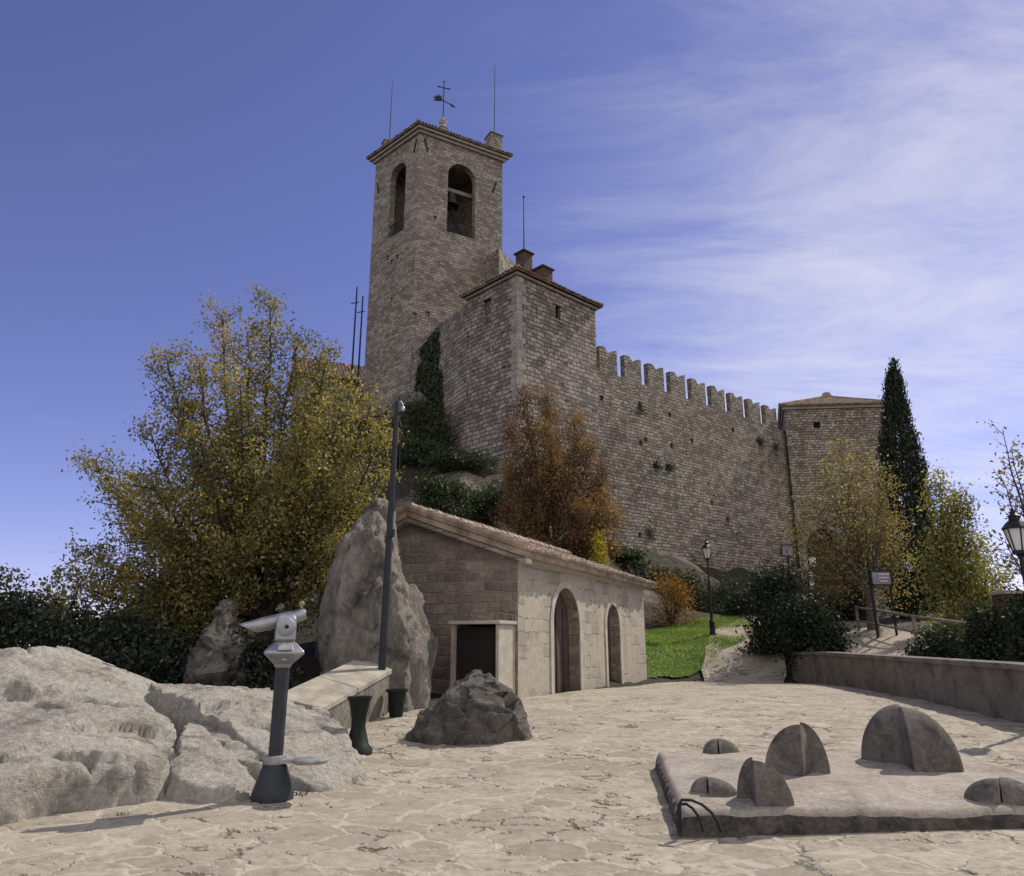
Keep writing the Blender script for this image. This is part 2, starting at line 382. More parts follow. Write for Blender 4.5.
# plaza: irregular flagstones, pale joints with dark gaps, real displacement
N = NT('flagstone_paving'); o = N.coord('Object')
q = N.warp(o, 1.1, 0.5); q = N.warp(q, 5.0, 0.16); q = N.warp(q, 17.0, 0.05)
qs = N.map(q, (2.2, 4.2, 0.0), (0, 0, R(14)))
edge = N.vor(qs, 1.0, 'DISTANCE_TO_EDGE', rnd=0.95); cell = N.vor(qs, 1.0, 'F1', 'Color', rnd=0.95)
cv = N.n('ShaderNodeSeparateColor', {0: cell}).outputs[0]
fn = N.noise(o, 11, 9, 0.74); md = N.noise(q, 1.6, 6, 0.6); lg = N.noise(o, 0.45, 4, 0.6)
c = N.mix(cv, (0.27, 0.237, 0.19), (0.395, 0.353, 0.287))
c = N.mix(N.rng(fn, 0.32, 0.66, 0.85, 0.0), c, N.mix(1.0, c, (0.6, 0.58, 0.56), 'MULTIPLY'))
c = N.mix(N.rng(lg, 0.4, 0.7, 0.0, 0.45), c, (0.27, 0.24, 0.2))
c = N.mix(N.rng(N.noise(q, 6.5, 7, 0.72), 0.54, 0.66, 0, 0.7), c, (0.17, 0.15, 0.125))
jt = N.rng(edge, 0.012, 0.065, 1.0, 0.0)
jk = N.noise(o, 1.7, 5, 0.7)
dk = N.rng(jk, 0.5, 0.6)                      # where the joint has lost its mortar
jc = N.mix(dk, (0.385, 0.35, 0.295), (0.07, 0.06, 0.05))
c = N.mix(N.math('MULTIPLY', jt, N.rng(jk, 0.3, 0.42, 0.3, 0.75)), c, jc)
gap = N.math('MULTIPLY', jt, N.math('MULTIPLY_ADD', dk, 0.75, 0.25))
h = N.math('MULTIPLY', gap, -0.022); h = N.math('MULTIPLY_ADD', md, 0.014, h); h = N.math('MULTIPLY_ADD', cv, 0.01, h)
h = N.math('MULTIPLY_ADD', fn, 0.007, h)
N.col(c).rough(0.93)
dn = N.n('ShaderNodeDisplacement', {'Height': h, 'Midlevel': 0.02, 'Scale': 1.0}); N.t.links.new(dn.outputs[0], N.o.inputs['Displacement'])
N.m.displacement_method = 'BOTH'; M['plaza'] = N.m
# hillside: dark earth, ground cover, outcropping rock
N = NT('hillside_ground'); o = N.coord('Object'); q = N.warp(o, 0.5, 1.2)
a = N.noise(q, 0.35, 8, 0.66); b = N.noise(o, 3.0, 8, 0.72)
c = N.mix(N.rng(b, 0.35, 0.7), (0.02, 0.021, 0.012), (0.055, 0.044, 0.027))
c = N.mix(N.rng(a, 0.54, 0.64), c, N.mix(N.rng(b, 0.3, 0.7), (0.06, 0.052, 0.045), (0.17, 0.15, 0.13)))
N.col(c).bump(N.math('MULTIPLY_ADD', a, 3.0, b), 0.9, 0.25); M['hill'] = N.m
N = NT('path_gravel'); o = N.coord('Object'); a = N.noise(o, 1.2, 6, 0.65); b = N.noise(o, 14, 6, 0.7)
N.col(N.mix(N.rng(b, 0.3, 0.7), N.mix(N.rng(a, 0.35, 0.7), (0.17, 0.14, 0.11), (0.29, 0.25, 0.2)), (0.32, 0.285, 0.235))).bump(b, 0.5, 0.02); M['path'] = N.m
N = NT('lawn_turf'); o = N.coord('Object'); a = N.noise(o, 0.9, 6, 0.65); b = N.noise(o, 20, 5, 0.7)
N.col(N.mix(N.rng(a, 0.35, 0.68), (0.07, 0.13, 0.025), (0.13, 0.19, 0.04))).bump(b, 1.0, 0.05); M['lawn'] = N.m
M['grass'] = leafmat('grass_blades', [(0.0, (0.1, 0.17, 0.035)), (0.5, (0.17, 0.26, 0.055)), (1.0, (0.26, 0.3, 0.08))], 0.4)
M['leaf_gold'] = leafmat('leaves_olive_gold', [(0.0, (0.075, 0.082, 0.032)), (0.35, (0.16, 0.155, 0.055)), (0.7, (0.28, 0.235, 0.08)), (1.0, (0.42, 0.31, 0.11))], 0.5)
M['leaf_rust'] = leafmat('leaves_rust', [(0.0, (0.06, 0.04, 0.024)), (0.4, (0.14, 0.075, 0.04)), (0.8, (0.24, 0.125, 0.06)), (1.0, (0.2, 0.15, 0.045))], 0.42)
M['leaf_yellow'] = leafmat('leaves_yellow', [(0.0, (0.17, 0.16, 0.02)), (0.6, (0.34, 0.27, 0.03)), (1.0, (0.42, 0.34, 0.06))], 0.5)
M['leaf_orange'] = leafmat('leaves_orange', [(0.0, (0.1, 0.05, 0.015)), (0.5, (0.2, 0.1, 0.025)), (1.0, (0.34, 0.18, 0.04))], 0.45)
M['leaf_sparse'] = leafmat('leaves_pale_gold', [(0.0, (0.09, 0.075, 0.04)), (0.5, (0.19, 0.15, 0.07)), (1.0, (0.36, 0.3, 0.13))], 0.45)
M['leaf_lime'] = leafmat('leaves_yellow_green', [(0.0, (0.09, 0.1, 0.03)), (0.5, (0.2, 0.2, 0.06)), (1.0, (0.36, 0.31, 0.1))], 0.5)
M['leaf_cypress'] = leafmat('leaves_cypress', [(0.0, (0.012, 0.018, 0.01)), (0.6, (0.025, 0.035, 0.018)), (1.0, (0.045, 0.055, 0.028))], 0.15)
M['leaf_dark'] = leafmat('leaves_dark_green', [(0.0, (0.01, 0.016, 0.009)), (0.6, (0.022, 0.034, 0.017)), (1.0, (0.045, 0.05, 0.025))], 0.15)
M['leaf_ivy'] = leafmat('leaves_ivy', [(0.0, (0.015, 0.025, 0.01)), (0.6, (0.035, 0.055, 0.02)), (1.0, (0.06, 0.08, 0.03))], 0.2)

# ------------------------------------------------------------------ castle ground plan (derived from the photograph)
def v2(a): return Vector((math.cos(a), math.sin(a), 0))
TA = R(29.5); tr, tl = v2(TA), v2(R(137.0))
T0 = at(420, 133, 46.0); TZ = T0.z                       # bell tower: near corner, wall top
TLr, TLl = solve(T0, tr, 502.5), solve(T0, tl, 376)
BA = R(43); br, bl = v2(BA), v2(BA + math.pi / 2)
B0 = at(517, 275, 36.0); BZ = B0.z                       # bastion: near corner
BLr, BLl = solve(B0, br, 595), solve(B0, bl, 468)
W0 = B0 + br * (BLr - 0.02) + bl * 0.5                   # curtain wall start
W0 = Vector((W0.x, W0.y, at(597, 367, W0.y).z)); WZ = W0.z
best = None
for k in range(400):
    Y = 42 + k * 0.04; p = at(785, 431, Y)
    if best is None or abs(p.z - WZ) < abs(best.z - WZ): best = p
W1 = Vector((best.x, best.y, WZ)); wd = (W1 - W0); WL = wd.length; wd.normalize(); wnrm = Vector((wd.y, -wd.x, 0))
K0 = at(784, 410, W1.y - 0.5); KZ = K0.z                 # gate tower: left front corner
K1 = at(882, 406, W1.y - 1.2); kd = Vector((K1.x - K0.x, K1.y - K0.y, 0)); KL = kd.length; kd.normalize(); kn = Vector((kd.y, -kd.x, 0))

# ------------------------------------------------------------------ terrain
def tps(pts, lam=0.02):
    P = np.array([[p[0], p[1]] for p in pts], float); z = np.array([p[2] for p in pts], float); n = len(P)
    d = np.linalg.norm(P[:, None] - P[None], axis=2); K = np.where(d > 0, d * d * np.log(d + 1e-9), 0) + lam * np.eye(n)
    A = np.zeros((n + 3, n + 3)); A[:n, :n] = K; A[:n, n] = 1; A[:n, n + 1:] = P; A[n, :n] = 1; A[n + 1:, :n] = P.T
    s = np.linalg.solve(A, np.concatenate([z, np.zeros(3)]))
    def f(X, Y):
        X = np.asarray(X, float); Y = np.asarray(Y, float); sh = X.shape
        Q = np.stack([X.ravel(), Y.ravel()], 1); out = np.empty(len(Q))
        for i in range(0, len(Q), 20000):
            q = Q[i:i + 20000]; dd = np.linalg.norm(q[:, None] - P[None], axis=2)
            out[i:i + 20000] = np.where(dd > 0, dd * dd * np.log(dd + 1e-9), 0) @ s[:n] + s[n] + q @ s[n + 1:]
        return out.reshape(sh)
    return f
ctl = [(0, -20, -1), (-20, -20, -2), (20, -20, -2), (0, 0, -.4), (-10, 0, -.3), (10, 2, -.4), (-6, 8, -.1), (0, 8, -.1), (6, 8, -.1), (-3, 13, 0.1), (3, 13, 0.1), (7, 14, 0.1),
       (3, 18, 0.1), (6, 18, 0.1), (5, 21.5, 0.15), (7, 21, 0.2), (-6, 12, .2), (-10, 9, .1), (-14, 14, -.3), (-20, 12, -2), (-35, 15, -10), (-30, 30, -5),
       (-5, 17, 1.0), (-2.5, 21, 1.4), (1.5, 25, 1.9), (-8, 20, 1.2), (-12, 26, .8), (-20, 32, -3)]
def cp(px, py, Y): p = at(px, py, Y); ctl.append((p.x, p.y, p.z))
for a in [(650, 664, 25), (680, 655, 26.5), (700, 641, 28.5), (712, 637, 29.2), (752, 618, 33.5), (650, 630, 31), (690, 618, 33.5), (640, 578, 40.5), (710, 596, 43), (770, 588, 46.5), (820, 584, 49),
          (514, 478, 35.2), (470, 470, 37), (560, 505, 37.5), (440, 480, 33), (560, 590, 29), (480, 560, 26), (600, 600, 32), (400, 432, 43), (350, 420, 44), (300, 470, 40),
          (860, 643, 24.5), (905, 622, 30), (860, 610, 38), (765, 646, 28)]: cp(*a)
ctl += [(9.5, 16, .55), (9.5, 12, .3), (12, 14, .3), (12, 20, 1.0), (10.2, 21, 1.05), (10.3, 18, .75), (9.6, 24, .75), (16, 18, -.5), (17, 27, 1.8), (22, 30, 1.5), (24, 38, 3.2), (30, 46, 4), (26, 20, -5), (40, 30, -10), (28, 10, -8),
        (24, 55, 5), (10, 55, 8), (-5, 50, 14), (0, 44, 12), (8, 46, 9), (-12, 50, 14.5), (-27, 48, 1), (-30, 60, 4), (0, 80, 4), (40, 70, -5), (-60, 40, -22), (70, 40, -25), (0, 120, -15), (-60, 110, -25), (70, 110, -25), (-60, -20, -20), (70, -20, -22)]
TERR = tps(ctl, 0.3)
PLZ = [(-16, -16), (12, -16), (9.3, 2), (8.55, 10), (9.0, 22.0), (8.3, 23.9), (6.0, 24.6), (4.2, 22.8), (3.4, 21.4), (0.2, 15.9), (-0.9, 15.4), (-2.2, 15.0), (-2.9, 13.0), (-3.3, 10.6), (-9, 8.4), (-16, 7)]
def inside(X, Y, poly):
    X = np.asarray(X); Y = np.asarray(Y); r = np.zeros(X.shape, bool); n = len(poly)
    for i in range(n):
        x1, y1 = poly[i]; x2, y2 = poly[(i + 1) % n]
        c = ((y1 > Y) != (y2 > Y)) & (X < (x2 - x1) * (Y - y1) / (y2 - y1 + 1e-12) + x1); r ^= c
    return r
def pdist(X, Y, poly):
    X = np.asarray(X, float); Y = np.asarray(Y, float); d = np.full(X.shape, 1e9); n = len(poly)
    for i in range(n):
        a = np.array(poly[i], float); b = np.array(poly[(i + 1) % n], float); ab = b - a
        t = np.clip(((X - a[0]) * ab[0] + (Y - a[1]) * ab[1]) / (ab @ ab + 1e-12), 0, 1)
        d = np.minimum(d, np.hypot(X - a[0] - t * ab[0], Y - a[1] - t * ab[1]))
    return np.where(inside(X, Y, poly), d, -d)
gzv = np.vectorize(gz)
def terrain(X, Y):
    z = TERR(X, Y); d = pdist(X, Y, PLZ); W = 0.25 + 3.2 * np.exp(-((X - 6.8) ** 2 + (Y - 25.6) ** 2) / 14.0); s = np.clip((d + W) / W, 0, 1); s = s * s * (3 - 2 * s)
    return z * (1 - s) + (gzv(Y) - 0.16) * s
def tz(x, y): return float(terrain(np.array([float(x)]), np.array([float(y)]))[0])
def grid_mesh(name, X, Y, Z, mask=None):
    ny, nx = X.shape; v = np.stack([X, Y, Z], 2).reshape(-1, 3); idx = np.arange(nx * ny).reshape(ny, nx)
    f = np.stack([idx[:-1, :-1], idx[:-1, 1:], idx[1:, 1:], idx[1:, :-1]], 2)
    f = f.reshape(-1, 4) if mask is None else f[mask]
    me = bpy.data.meshes.new(name); 
    u, inv = np.unique(f, return_inverse=True); f = inv.reshape(f.shape); v = v[u]
    me.from_pydata(v.tolist(), [], f.tolist()); me.update(); return me
X, Y = np.meshgrid(np.arange(-60, 70.1, 0.65), np.arange(-20, 118, 0.65))
Z = terrain(X, Y)
rough = np.array([frac((x * .35, y * .35, 3.1), 0.9, 2, 5) for x, y in zip(X.ravel(), Y.ravel())]).reshape(X.shape)
dd = pdist(X, Y, PLZ); Z = Z + rough * 0.6 * np.clip((-dd - 0.5) / 3, 0, 1) * np.clip((np.hypot(X - 8, Y - 26.5) - 7.5) / 4, 0.0, 1)
hill = link('hillside', grid_mesh('hillside', X, Y, Z), M['hill'], smooth=180, uv=False); hill['kind'] = 'structure'
# the land far below, out to the horizon
MBv = MB(); ring = [(60, -26), (140, -60), (400, -160), (1500, -420), (9000, -640)]
vs = []; n = 48
for r, z in ring:
    for j in range(n): t = 2 * math.pi * j / n; vs.append((5 + r * math.cos(t), 48 + r * math.sin(t), z if r > 60 else z - 5))
fs = [(i * n + j, i * n + (j + 1) % n, (i + 1) * n + (j + 1) % n, (i + 1) * n + j) for i in range(len(ring) - 1) for j in range(n)]
MBv.add(vs, fs); o = MBv.build('valley_ground', M['hill'], smooth=180); o['kind'] = 'structure'

ys = [-16.0]
while ys[-1] < 24.8: ys.append(ys[-1] + (0.25 if ys[-1] < 3.5 else 0.022 + 0.0075 * max(0, ys[-1] - 5)))
xs = [-16.0]
while xs[-1] < 12.2: xs.append(xs[-1] + (0.2 if xs[-1] < -6 else 0.032))
X, Y = np.meshgrid(np.array(xs), np.array(ys)); Zp = gzv(Y[:, 0])[:, None] + np.zeros_like(X)
Zp = Zp + 0.03 * np.sin(X * 0.9 + 1.0) * np.sin(Y * 0.7)
xc = (X[:-1, :-1] + X[1:, 1:]) / 2; yc = (Y[:-1, :-1] + Y[1:, 1:]) / 2
plaza = link('plaza', grid_mesh('plaza', X, Y, Zp, inside(xc, yc, PLZ)), M['plaza'], smooth=180, uv=False); plaza['kind'] = 'structure'

def strip(name, line, width, mat, lift=0.03, n=60):
    """a sheet that follows the terrain along a line"""
    P = [Vector(p) for p in line]; seg = [0]
    for a, b in zip(P, P[1:]): seg.append(seg[-1] + (b - a).length)
    out = []
    for i in range(n + 1):
        s = seg[-1] * i / n; k = max(j for j in range(len(P) - 1) if seg[j] <= s + 1e-9)
        t = (s - seg[k]) / (seg[k + 1] - seg[k]); c = P[k].lerp(P[k + 1], t); d = (P[k + 1] - P[k]).normalized(); out.append((c, Vector((d.y, -d.x))))
    m = 9; X = np.zeros((n + 1, m)); Y = np.zeros((n + 1, m))
    for i, (c, d) in enumerate(out):
        for j in range(m):
            wob = 0.18 * frac((c.x * .6, c.y * .6, j * 5.0 if j in (0, m - 1) else 1), 1, 2, 2)
            q = c + d * ((j / (m - 1) - .5) * width + wob); X[i, j] = q.x; Y[i, j] = q.y
    me = grid_mesh(name, X, Y, terrain(X, Y) + lift)
    me.flip_normals()
    return link(name, me, mat, smooth=180, uv=False)
def GT(px, py):
    Y = 17.0
    while Y < 50:
        p = at(px, py, Y)
        if p.z < max(tz(p.x, Y), -9): return (p.x, p.y)
        Y += 0.1
    return (p.x, p.y)
o = strip('path', [(6.4, 21.0), (7.0, 23.5), (7.9, 26.5), (9.2, 30), (11.0, 33.5), (13.6, 38), (16.5, 42), (20.5, 49)], 2.5, M['plaza'], 0.10, 160); o['kind'] = 'structure'
o = strip('ramp', [(10.6, 16.5), (10.9, 20), (11.6, 24), (12.6, 28), (13.2, 32), (13.4, 36.5)], 2.3, M['path'], 0.08); o['kind'] = 'structure'

LAWN = [GT(*q) for q in ((640, 679), (662, 679), (696, 676), (716, 661), (735, 648), (757, 639), (760, 618), (730, 619), (700, 622), (670, 628), (640, 634))]
X, Y = np.meshgrid(np.arange(1.5, 14, 0.11), np.arange(19, 38, 0.11))
xc = (X[:-1, :-1] + X[1:, 1:]) / 2; yc = (Y[:-1, :-1] + Y[1:, 1:]) / 2
def lawnz(X, Y): return terrain(X, Y) + 0.09 + 0.05 * np.sin(X * 1.3) * np.sin(Y * 1.1)
lawn = link('lawn', grid_mesh('lawn', X, Y, lawnz(X, Y), inside(xc, yc, LAWN)), M['lawn'], smooth=180, uv=False); lawn['kind'] = 'structure'

def leaf_mesh(name, P, size, tint, up=0.0, aspect=0.55, normal=None, dirs=None):
    """one mesh of leaf-shaped quads at points P"""
    n = len(P); P = np.asarray(P, float)
    d = RNG.normal(size=(n, 3)) if dirs is None else np.asarray(dirs, float) + RNG.normal(size=(n, 3)) * 0.35
    d[:, 2] += up; d /= np.linalg.norm(d, axis=1)[:, None] + 1e-9
    r = RNG.normal(size=(n, 3)) if normal is None else np.cross(d, np.asarray(normal) + RNG.normal(size=(n, 3)) * 0.35)
    r -= (r * d).sum(1)[:, None] * d; r /= np.linalg.norm(r, axis=1)[:, None] + 1e-9
    s = (size * RNG.uniform(0.6, 1.35, n))[:, None]
    nn = np.cross(d, r) * s * RNG.uniform(-.2, .2, n)[:, None]
    v = np.stack([P - d * s * .5, P + r * s * aspect * .5 + nn, P + d * s * .5, P - r * s * aspect * .5 + nn], 1).reshape(-1, 3)
    me = bpy.data.meshes.new(name); me.vertices.add(4 * n); me.vertices.foreach_set('co', v.ravel())
    me.loops.add(4 * n); me.loops.foreach_set('vertex_index', np.arange(4 * n, dtype=np.int32))
    me.polygons.add(n); me.polygons.foreach_set('loop_start', np.arange(0, 4 * n, 4, dtype=np.int32))
    me.update(calc_edges=True); me.validate()
    at_ = me.attributes.new('tint', 'FLOAT', 'FACE'); at_.data.foreach_set('value', np.clip(tint, 0, 1).astype(np.float32))
    return me
gx = RNG.uniform(1.5, 14, 130000); gy = RNG.uniform(19, 38, 130000); k = inside(gx, gy, LAWN); gx, gy = gx[k], gy[k]
gp = np.stack([gx, gy, lawnz(gx, gy) + 0.03], 1)
tn = np.array([noise.noise((x * .8, y * .8, 0)) for x, y in zip(gx, gy)]) * .5 + .45 + RNG.normal(size=len(gx)) * .18
o = link('grass', leaf_mesh('grass', gp, 0.10, tn, up=1.6, aspect=0.25), M['grass'], uv=False)
tag(o, 'short bright green grass on the small sunlit lawn below the rampart', 'grass', kind='stuff')

# ------------------------------------------------------------------ tiled roofs
def tiles(mb, A, B, C, D, pitch=0.24, row=0.38, r=0.095, ov=0.06, th=0.1):
    """courses of barrel tiles on the slope A-B (eave) C-D (top; A under D)"""
    A, B, C, D = map(Vector, (A, B, C, D)); e = (B - A); L = e.length; e.normalize()
    uD = (D - A).dot(e); uC = (C - A).dot(e); wv = (D - A) - e * uD; V = wv.length; wv.normalize(); nv = e.cross(wv)
    if nv.z < 0: nv = -nv
    quad = [A, B, C, D] if (C - D).length > 0.01 else [A, B, C]
    mb.ext([p - nv * th for p in quad], nv * th)
    n = max(2, int(L / pitch))
    for i in range(n):
        u = (i + .5) * L / n; vm = V
        if uD > 0.05 and u < uD: vm = V * u / uD
        if uC < L - 0.05 and u > uC: vm = V * (L - u) / (L - uC)
        k = max(1, int(math.ceil(vm / row)))
        for j in range(k):
            v0 = -ov + j * row + random.uniform(-.03, .03); v1 = min(v0 + row + .08, vm)
            if v1 - v0 < .08: continue
            uu = u + random.uniform(-.015, .015); tw = random.uniform(-.015, .015); lf = random.uniform(.012, .04)
            vs = []
            for vv, rr, ll, du in ((v0, r, lf, 0), (v1, r * .85, 0.0, tw)):
                for q in range(6):
                    t = math.pi * q / 5
                    vs.append(A + e * (uu + du + rr * math.cos(t)) + wv * vv + nv * (rr * .8 * math.sin(t) + ll))
            mb.add(vs, [(q, q + 1, q + 7, q + 6) for q in range(5)] + [(5, 4, 3, 2, 1, 0)])
def slab(mb, c0, d1, l1, d2, l2, z0, z1, ov=0.0):
    a = c0 - d1 * ov - d2 * ov; L1 = l1 + 2 * ov; L2 = l2 + 2 * ov
    p = [a, a + d1 * L1, a + d1 * L1 + d2 * L2, a + d2 * L2]
    mb.prism([(q.x, q.y) for q in p], z0, z1); return p
def hip_roof(mb, c0, d1, l1, d2, l2, z, ov, rise):
    a = Vector((c0.x, c0.y, z)) - d1 * ov - d2 * ov; L1 = l1 + 2 * ov; L2 = l2 + 2 * ov
    p = [a, a + d1 * L1, a + d1 * L1 + d2 * L2, a + d2 * L2]; ap = (p[0] + p[2]) / 2 + Vector((0, 0, rise))
    for i in range(4): tiles(mb, p[i], p[(i + 1) % 4], ap, ap)
    for i in range(4): mb.tube([p[i] + Vector((0, 0, .06)), ap + Vector((0, 0, .08))], 0.12, 6)
    return ap
def arch_poly(o, d, s0, s1, z0, ztop, n=14):
    """opening with a round head, as 3D points on the plane through o along d"""
    r = (s1 - s0) / 2; zc = ztop - r; c = (s0 + s1) / 2
    pts = [(s0, z0), (s1, z0)] + [(c + r * math.cos(math.pi * i / n), zc + r * math.sin(math.pi * i / n)) for i in range(n + 1)]
    return [Vector((o.x + d.x * s, o.y + d.y * s, z)) for s, z in pts]
def flat(v, z): return Vector((v.x, v.y, z))

# ------------------------------------------------------------------ bell tower
tbz = 8.0
t = thing('bell_tower', 'tall square stone bell tower with arched belfry openings and low tiled roof', 'bell tower', flat(T0 + tr * TLr / 2 + tl * TLl / 2, tbz))
nR = Vector((tr.y, -tr.x, 0)); nL = Vector((-tl.y, tl.x, 0))
body = MB(); slab(body, flat(T0, 0), tr, TLr, tl, TLl, tbz, TZ)
cuts = []
z_b = at(450, 230, T0.y + 1).z; z_t = at(458, 163, T0.y + 1.5).z
cav = MB(); slab(cav, flat(T0 + tr * .55 + tl * .55, 0), tr, TLr - 1.1, tl, TLl - 1.1, z_b - .05, z_t + 1.0); cuts.append(cav)
sR0, sR1 = solve(flat(T0, z_b + 1), tr, 447), solve(flat(T0, z_b + 1), tr, 475)
sL0, sL1 = solve(flat(T0, z_b + 1), tl, 404), solve(flat(T0, z_b + 1), tl, 388)
for (d, a, b, nn) in ((tr, sR0, sR1, nR), (tl, sL0, sL1, nL)):
    m = MB(); m.ext([p + nn * .5 for p in arch_poly(T0, d, a, b, z_b, z_t)], -nn * 1.6); cuts.append(m)
holes = MB()
for px, py in ((435, 218), (399, 212), (415, 315), (428, 314)):
    p = flat(T0, 0); side = px > 414; d = tr if side else tl
    s = solve(flat(T0, at(px, py, 47).z), d, px); q = T0 + d * s
    holes.box((q.x, q.y, at(px, py, q.y).z), (.3, .3, .38), TA)
for px, py in ((387, 258), (391, 262), (397, 257), (391, 300)):
    s = solve(flat(T0, at(px, py, 47).z), tl, px); q = T0 + tl * s
    holes.box((q.x, q.y, at(px, py, q.y).z), (.5, .28, .4), TA)
cuts.append(holes)
link('wall', boolean(body, cuts), M['tower'], t)
m = MB(); slab(m, flat(T0, 0), tr, TLr, tl, TLl, TZ, TZ + .22, 0.18); slab(m, flat(T0, 0), tr, TLr, tl, TLl, TZ + .222, TZ + .42, 0.36); m.build('cornice', M['cornice'], t, bevel=.03)
m = MB(); ap = hip_roof(m, flat(T0, 0), tr, TLr, tl, TLl, TZ + .54, .5, .75); m.build('roof', M['tilered'], t)
for px, sz in ((386, .62), (493.5, 1.05)):
    d_ = tl if px < 420 else tr; o_ = T0 + (tr if px < 420 else tl) * (.3 + sz / 2); p = o_ + d_ * solve(o_, d_, px); Yq = p.y; m = MB(); zz_ = at(px, 137, p.y).z if px > 420 else at(px, 142, p.y).z; m.box((p.x, p.y, (TZ + .45 + zz_ - .1) / 2), (sz, sz, zz_ - .1 - TZ - .45), TA); m.box((p.x, p.y, zz_ - .05), (sz + .14, sz + .14, .1), TA)
    m.build('roof_pier', M['tower'], t, bevel=.04)
    h = at(391 if px < 420 else 494.5, 82 if px < 420 else 66, Yq).z
    m = MB(); x = at(391 if px < 420 else 494.5, 110, Yq).x
    m.tube([(x, p.y, TZ + 1.3), (x, p.y, TZ + 2.0), (x, p.y, TZ + 2.02), (x, p.y, h)], [.07, .07, .04, .02], 6); m.build('lightning_rod', M['rod'], t)
vp = at(443, 122, 48.6); z0 = ap.z - .1; zt = at(444, 82, 48.6).z; zb = at(443, 126, 48.6).z
wv_ = MB(); wv_.lathe([(.3, zb - 1.2), (.3, zb - .3), (.38, zb - .25), (.2, zb + .05), (.3, zb + .25), (.3, zb + .4), (.1, zb + .6), (.06, zb + .8)], (vp.x, vp.y, 0), 10)
fin = wv_.build('finial', M['cornice'], t, smooth=40)
m = MB(); m.tube([(vp.x, vp.y, zb + .5), (vp.x, vp.y, zt)], .045, 6)
zc = zt - .55; m.tube([(vp.x - .42, vp.y, zc + .12), (vp.x + .42, vp.y, zc - .12)], .04, 6)
for s in (-1, 1): m.lathe([(.02, -.08), (.08, 0), (.02, .08)], (vp.x + s * .44, vp.y, zc - s * .12), 8)
m.lathe([(.02, -.08), (.08, 0), (.02, .08)], (vp.x, vp.y, zt + .05), 8)
vane = m.build('weather_vane', M['rod'], t)
za = zc - 1.25; m = MB(); m.tube([(vp.x - .5, vp.y, za + .42), (vp.x + .8, vp.y, za - .5)], .04, 6)
m.ext([(vp.x + .6, vp.y - .02, za - .22), (vp.x + .95, vp.y - .02, za - .58), (vp.x + .58, vp.y - .02, za - .5)], (0, .04, 0))
fl = [(-.1, .05), (-.18, .3), (-.1, .55), (-.25, .42), (-.34, .66), (-.42, .45), (-.6, .62), (-.6, .42), (-.82, .45), (-.66, .2), (-.78, .1), (-.45, .02)]
m.ext([(vp.x + a, vp.y - .025, za + b) for a, b in fl], (0, .05, 0)); m.build('vane_tail', M['iron'], vane)
# belfry: beam, bells, railings
ctr = T0 + tr * TLr / 2 + tl * TLl / 2; zh = z_t - 1.1
fp = T0 + tr * (sR0 + sR1) / 2 + tl * 1.0
m = MB(); m.box((fp.x, fp.y, zh - .75), (sR1 - sR0 + 2.6, .3, .3), TA); m.build('bell_beam', M['wood'], t)
m = MB()
m.tube([flat(fp - tr * .9, z_b), flat(fp + tr * .15, zh - 2.0)], .1, 6); m.tube([flat(fp + tr * .9, z_b), flat(fp - tr * .15, zh - 2.0)], .1, 6); m.build('bell_frame', M['iron'], t)
m = MB(); m.lathe([(.62, -1.15), (.6, -1.05), (.46, -.8), (.38, -.4), (.32, -.1), (.12, 0)], flat(fp - tr * .12, zh - .9), 20); m.build('bell', M['bronze'], t, smooth=50)
m = MB(); m.lathe([(.42, -.8), (.4, -.7), (.3, -.5), (.24, -.2), (.1, 0)], flat(ctr + tr * .2, zh - .2), 18); m.build('bell', M['bronze'], t, smooth=50)
for (d, a, b, nn) in ((tr, sR0, sR1, nR), (tl, sL0, sL1, nL)):
    m = MB(); q0 = T0 + d * (a + .03) - nn * .2; q1 = T0 + d * (b - .03) - nn * .2
    for zz in (z_b + .12, z_b + 1.1): m.tube([flat(q0, zz), flat(q1, zz)], .025, 5)
    for i in range(13): q = q0.lerp(q1, i / 12); m.tube([flat(q, z_b + .01), flat(q, z_b + 1.1)], .014, 4)
    m.build('railing', M['iron'], t)
for d, s, px in ((tr, .5, 0), (tl, .45, 0), (tr, TLr - .7, 0), (tl, TLl - .5, 0)):
    nn = nR if d is tr else nL; q = T0 + d * s + nn * .04; zz = z_t + .6 if s < .6 else z_t - 1.0
    lean = .28 if s < 1 else -.28
    m = MB(); m.tube([flat(q + d * lean * .5, zz - .5), flat(q - d * lean * .5, zz + .5)], .06, 5); m.build('wall_anchor', M['iron'], t)

# ------------------------------------------------------------------ bastion
bbz = 4.0
t = thing('bastion_tower', 'broad stone bastion with pale corner stones and one small square window', 'tower', flat(B0 + br * BLr / 2 + bl * BLl / 2, bbz))
bnR = Vector((br.y, -br.x, 0)); bnL = -br
body = MB(); slab(body, flat(B0, 0), br, BLr, bl, BLl, bbz, BZ)
cut = MB()
def wall_hole(mb, o, d, ang, px, py, wdt, hgt, dep=.7):
    Yq = o.y + 1.5
    for _ in range(4):
        s = solve(flat(o, at(px, py, Yq).z), d, px); q = o + d * s; Yq = q.y
    mb.box((q.x, q.y, at(px, py, q.y).z), (wdt, dep, hgt), ang); return flat(q, at(px, py, q.y).z)
wq = wall_hole(cut, B0, br, BA, 558, 313, .42, .85)
wall_hole(cut, B0, bl, BA + math.pi / 2, 487, 311, .7, 1.5, .5)
for px, py in ((467, 345), (458, 356)): wall_hole(cut, B0, bl, BA + math.pi / 2, px, py, .32, .45)
link('wall', boolean(body, [cut]), M['bastion'], t)
m = MB(); m.box(wq - bnR * .25, (.42, .05, .85), BA); win = m.build('window', M['black'], t)
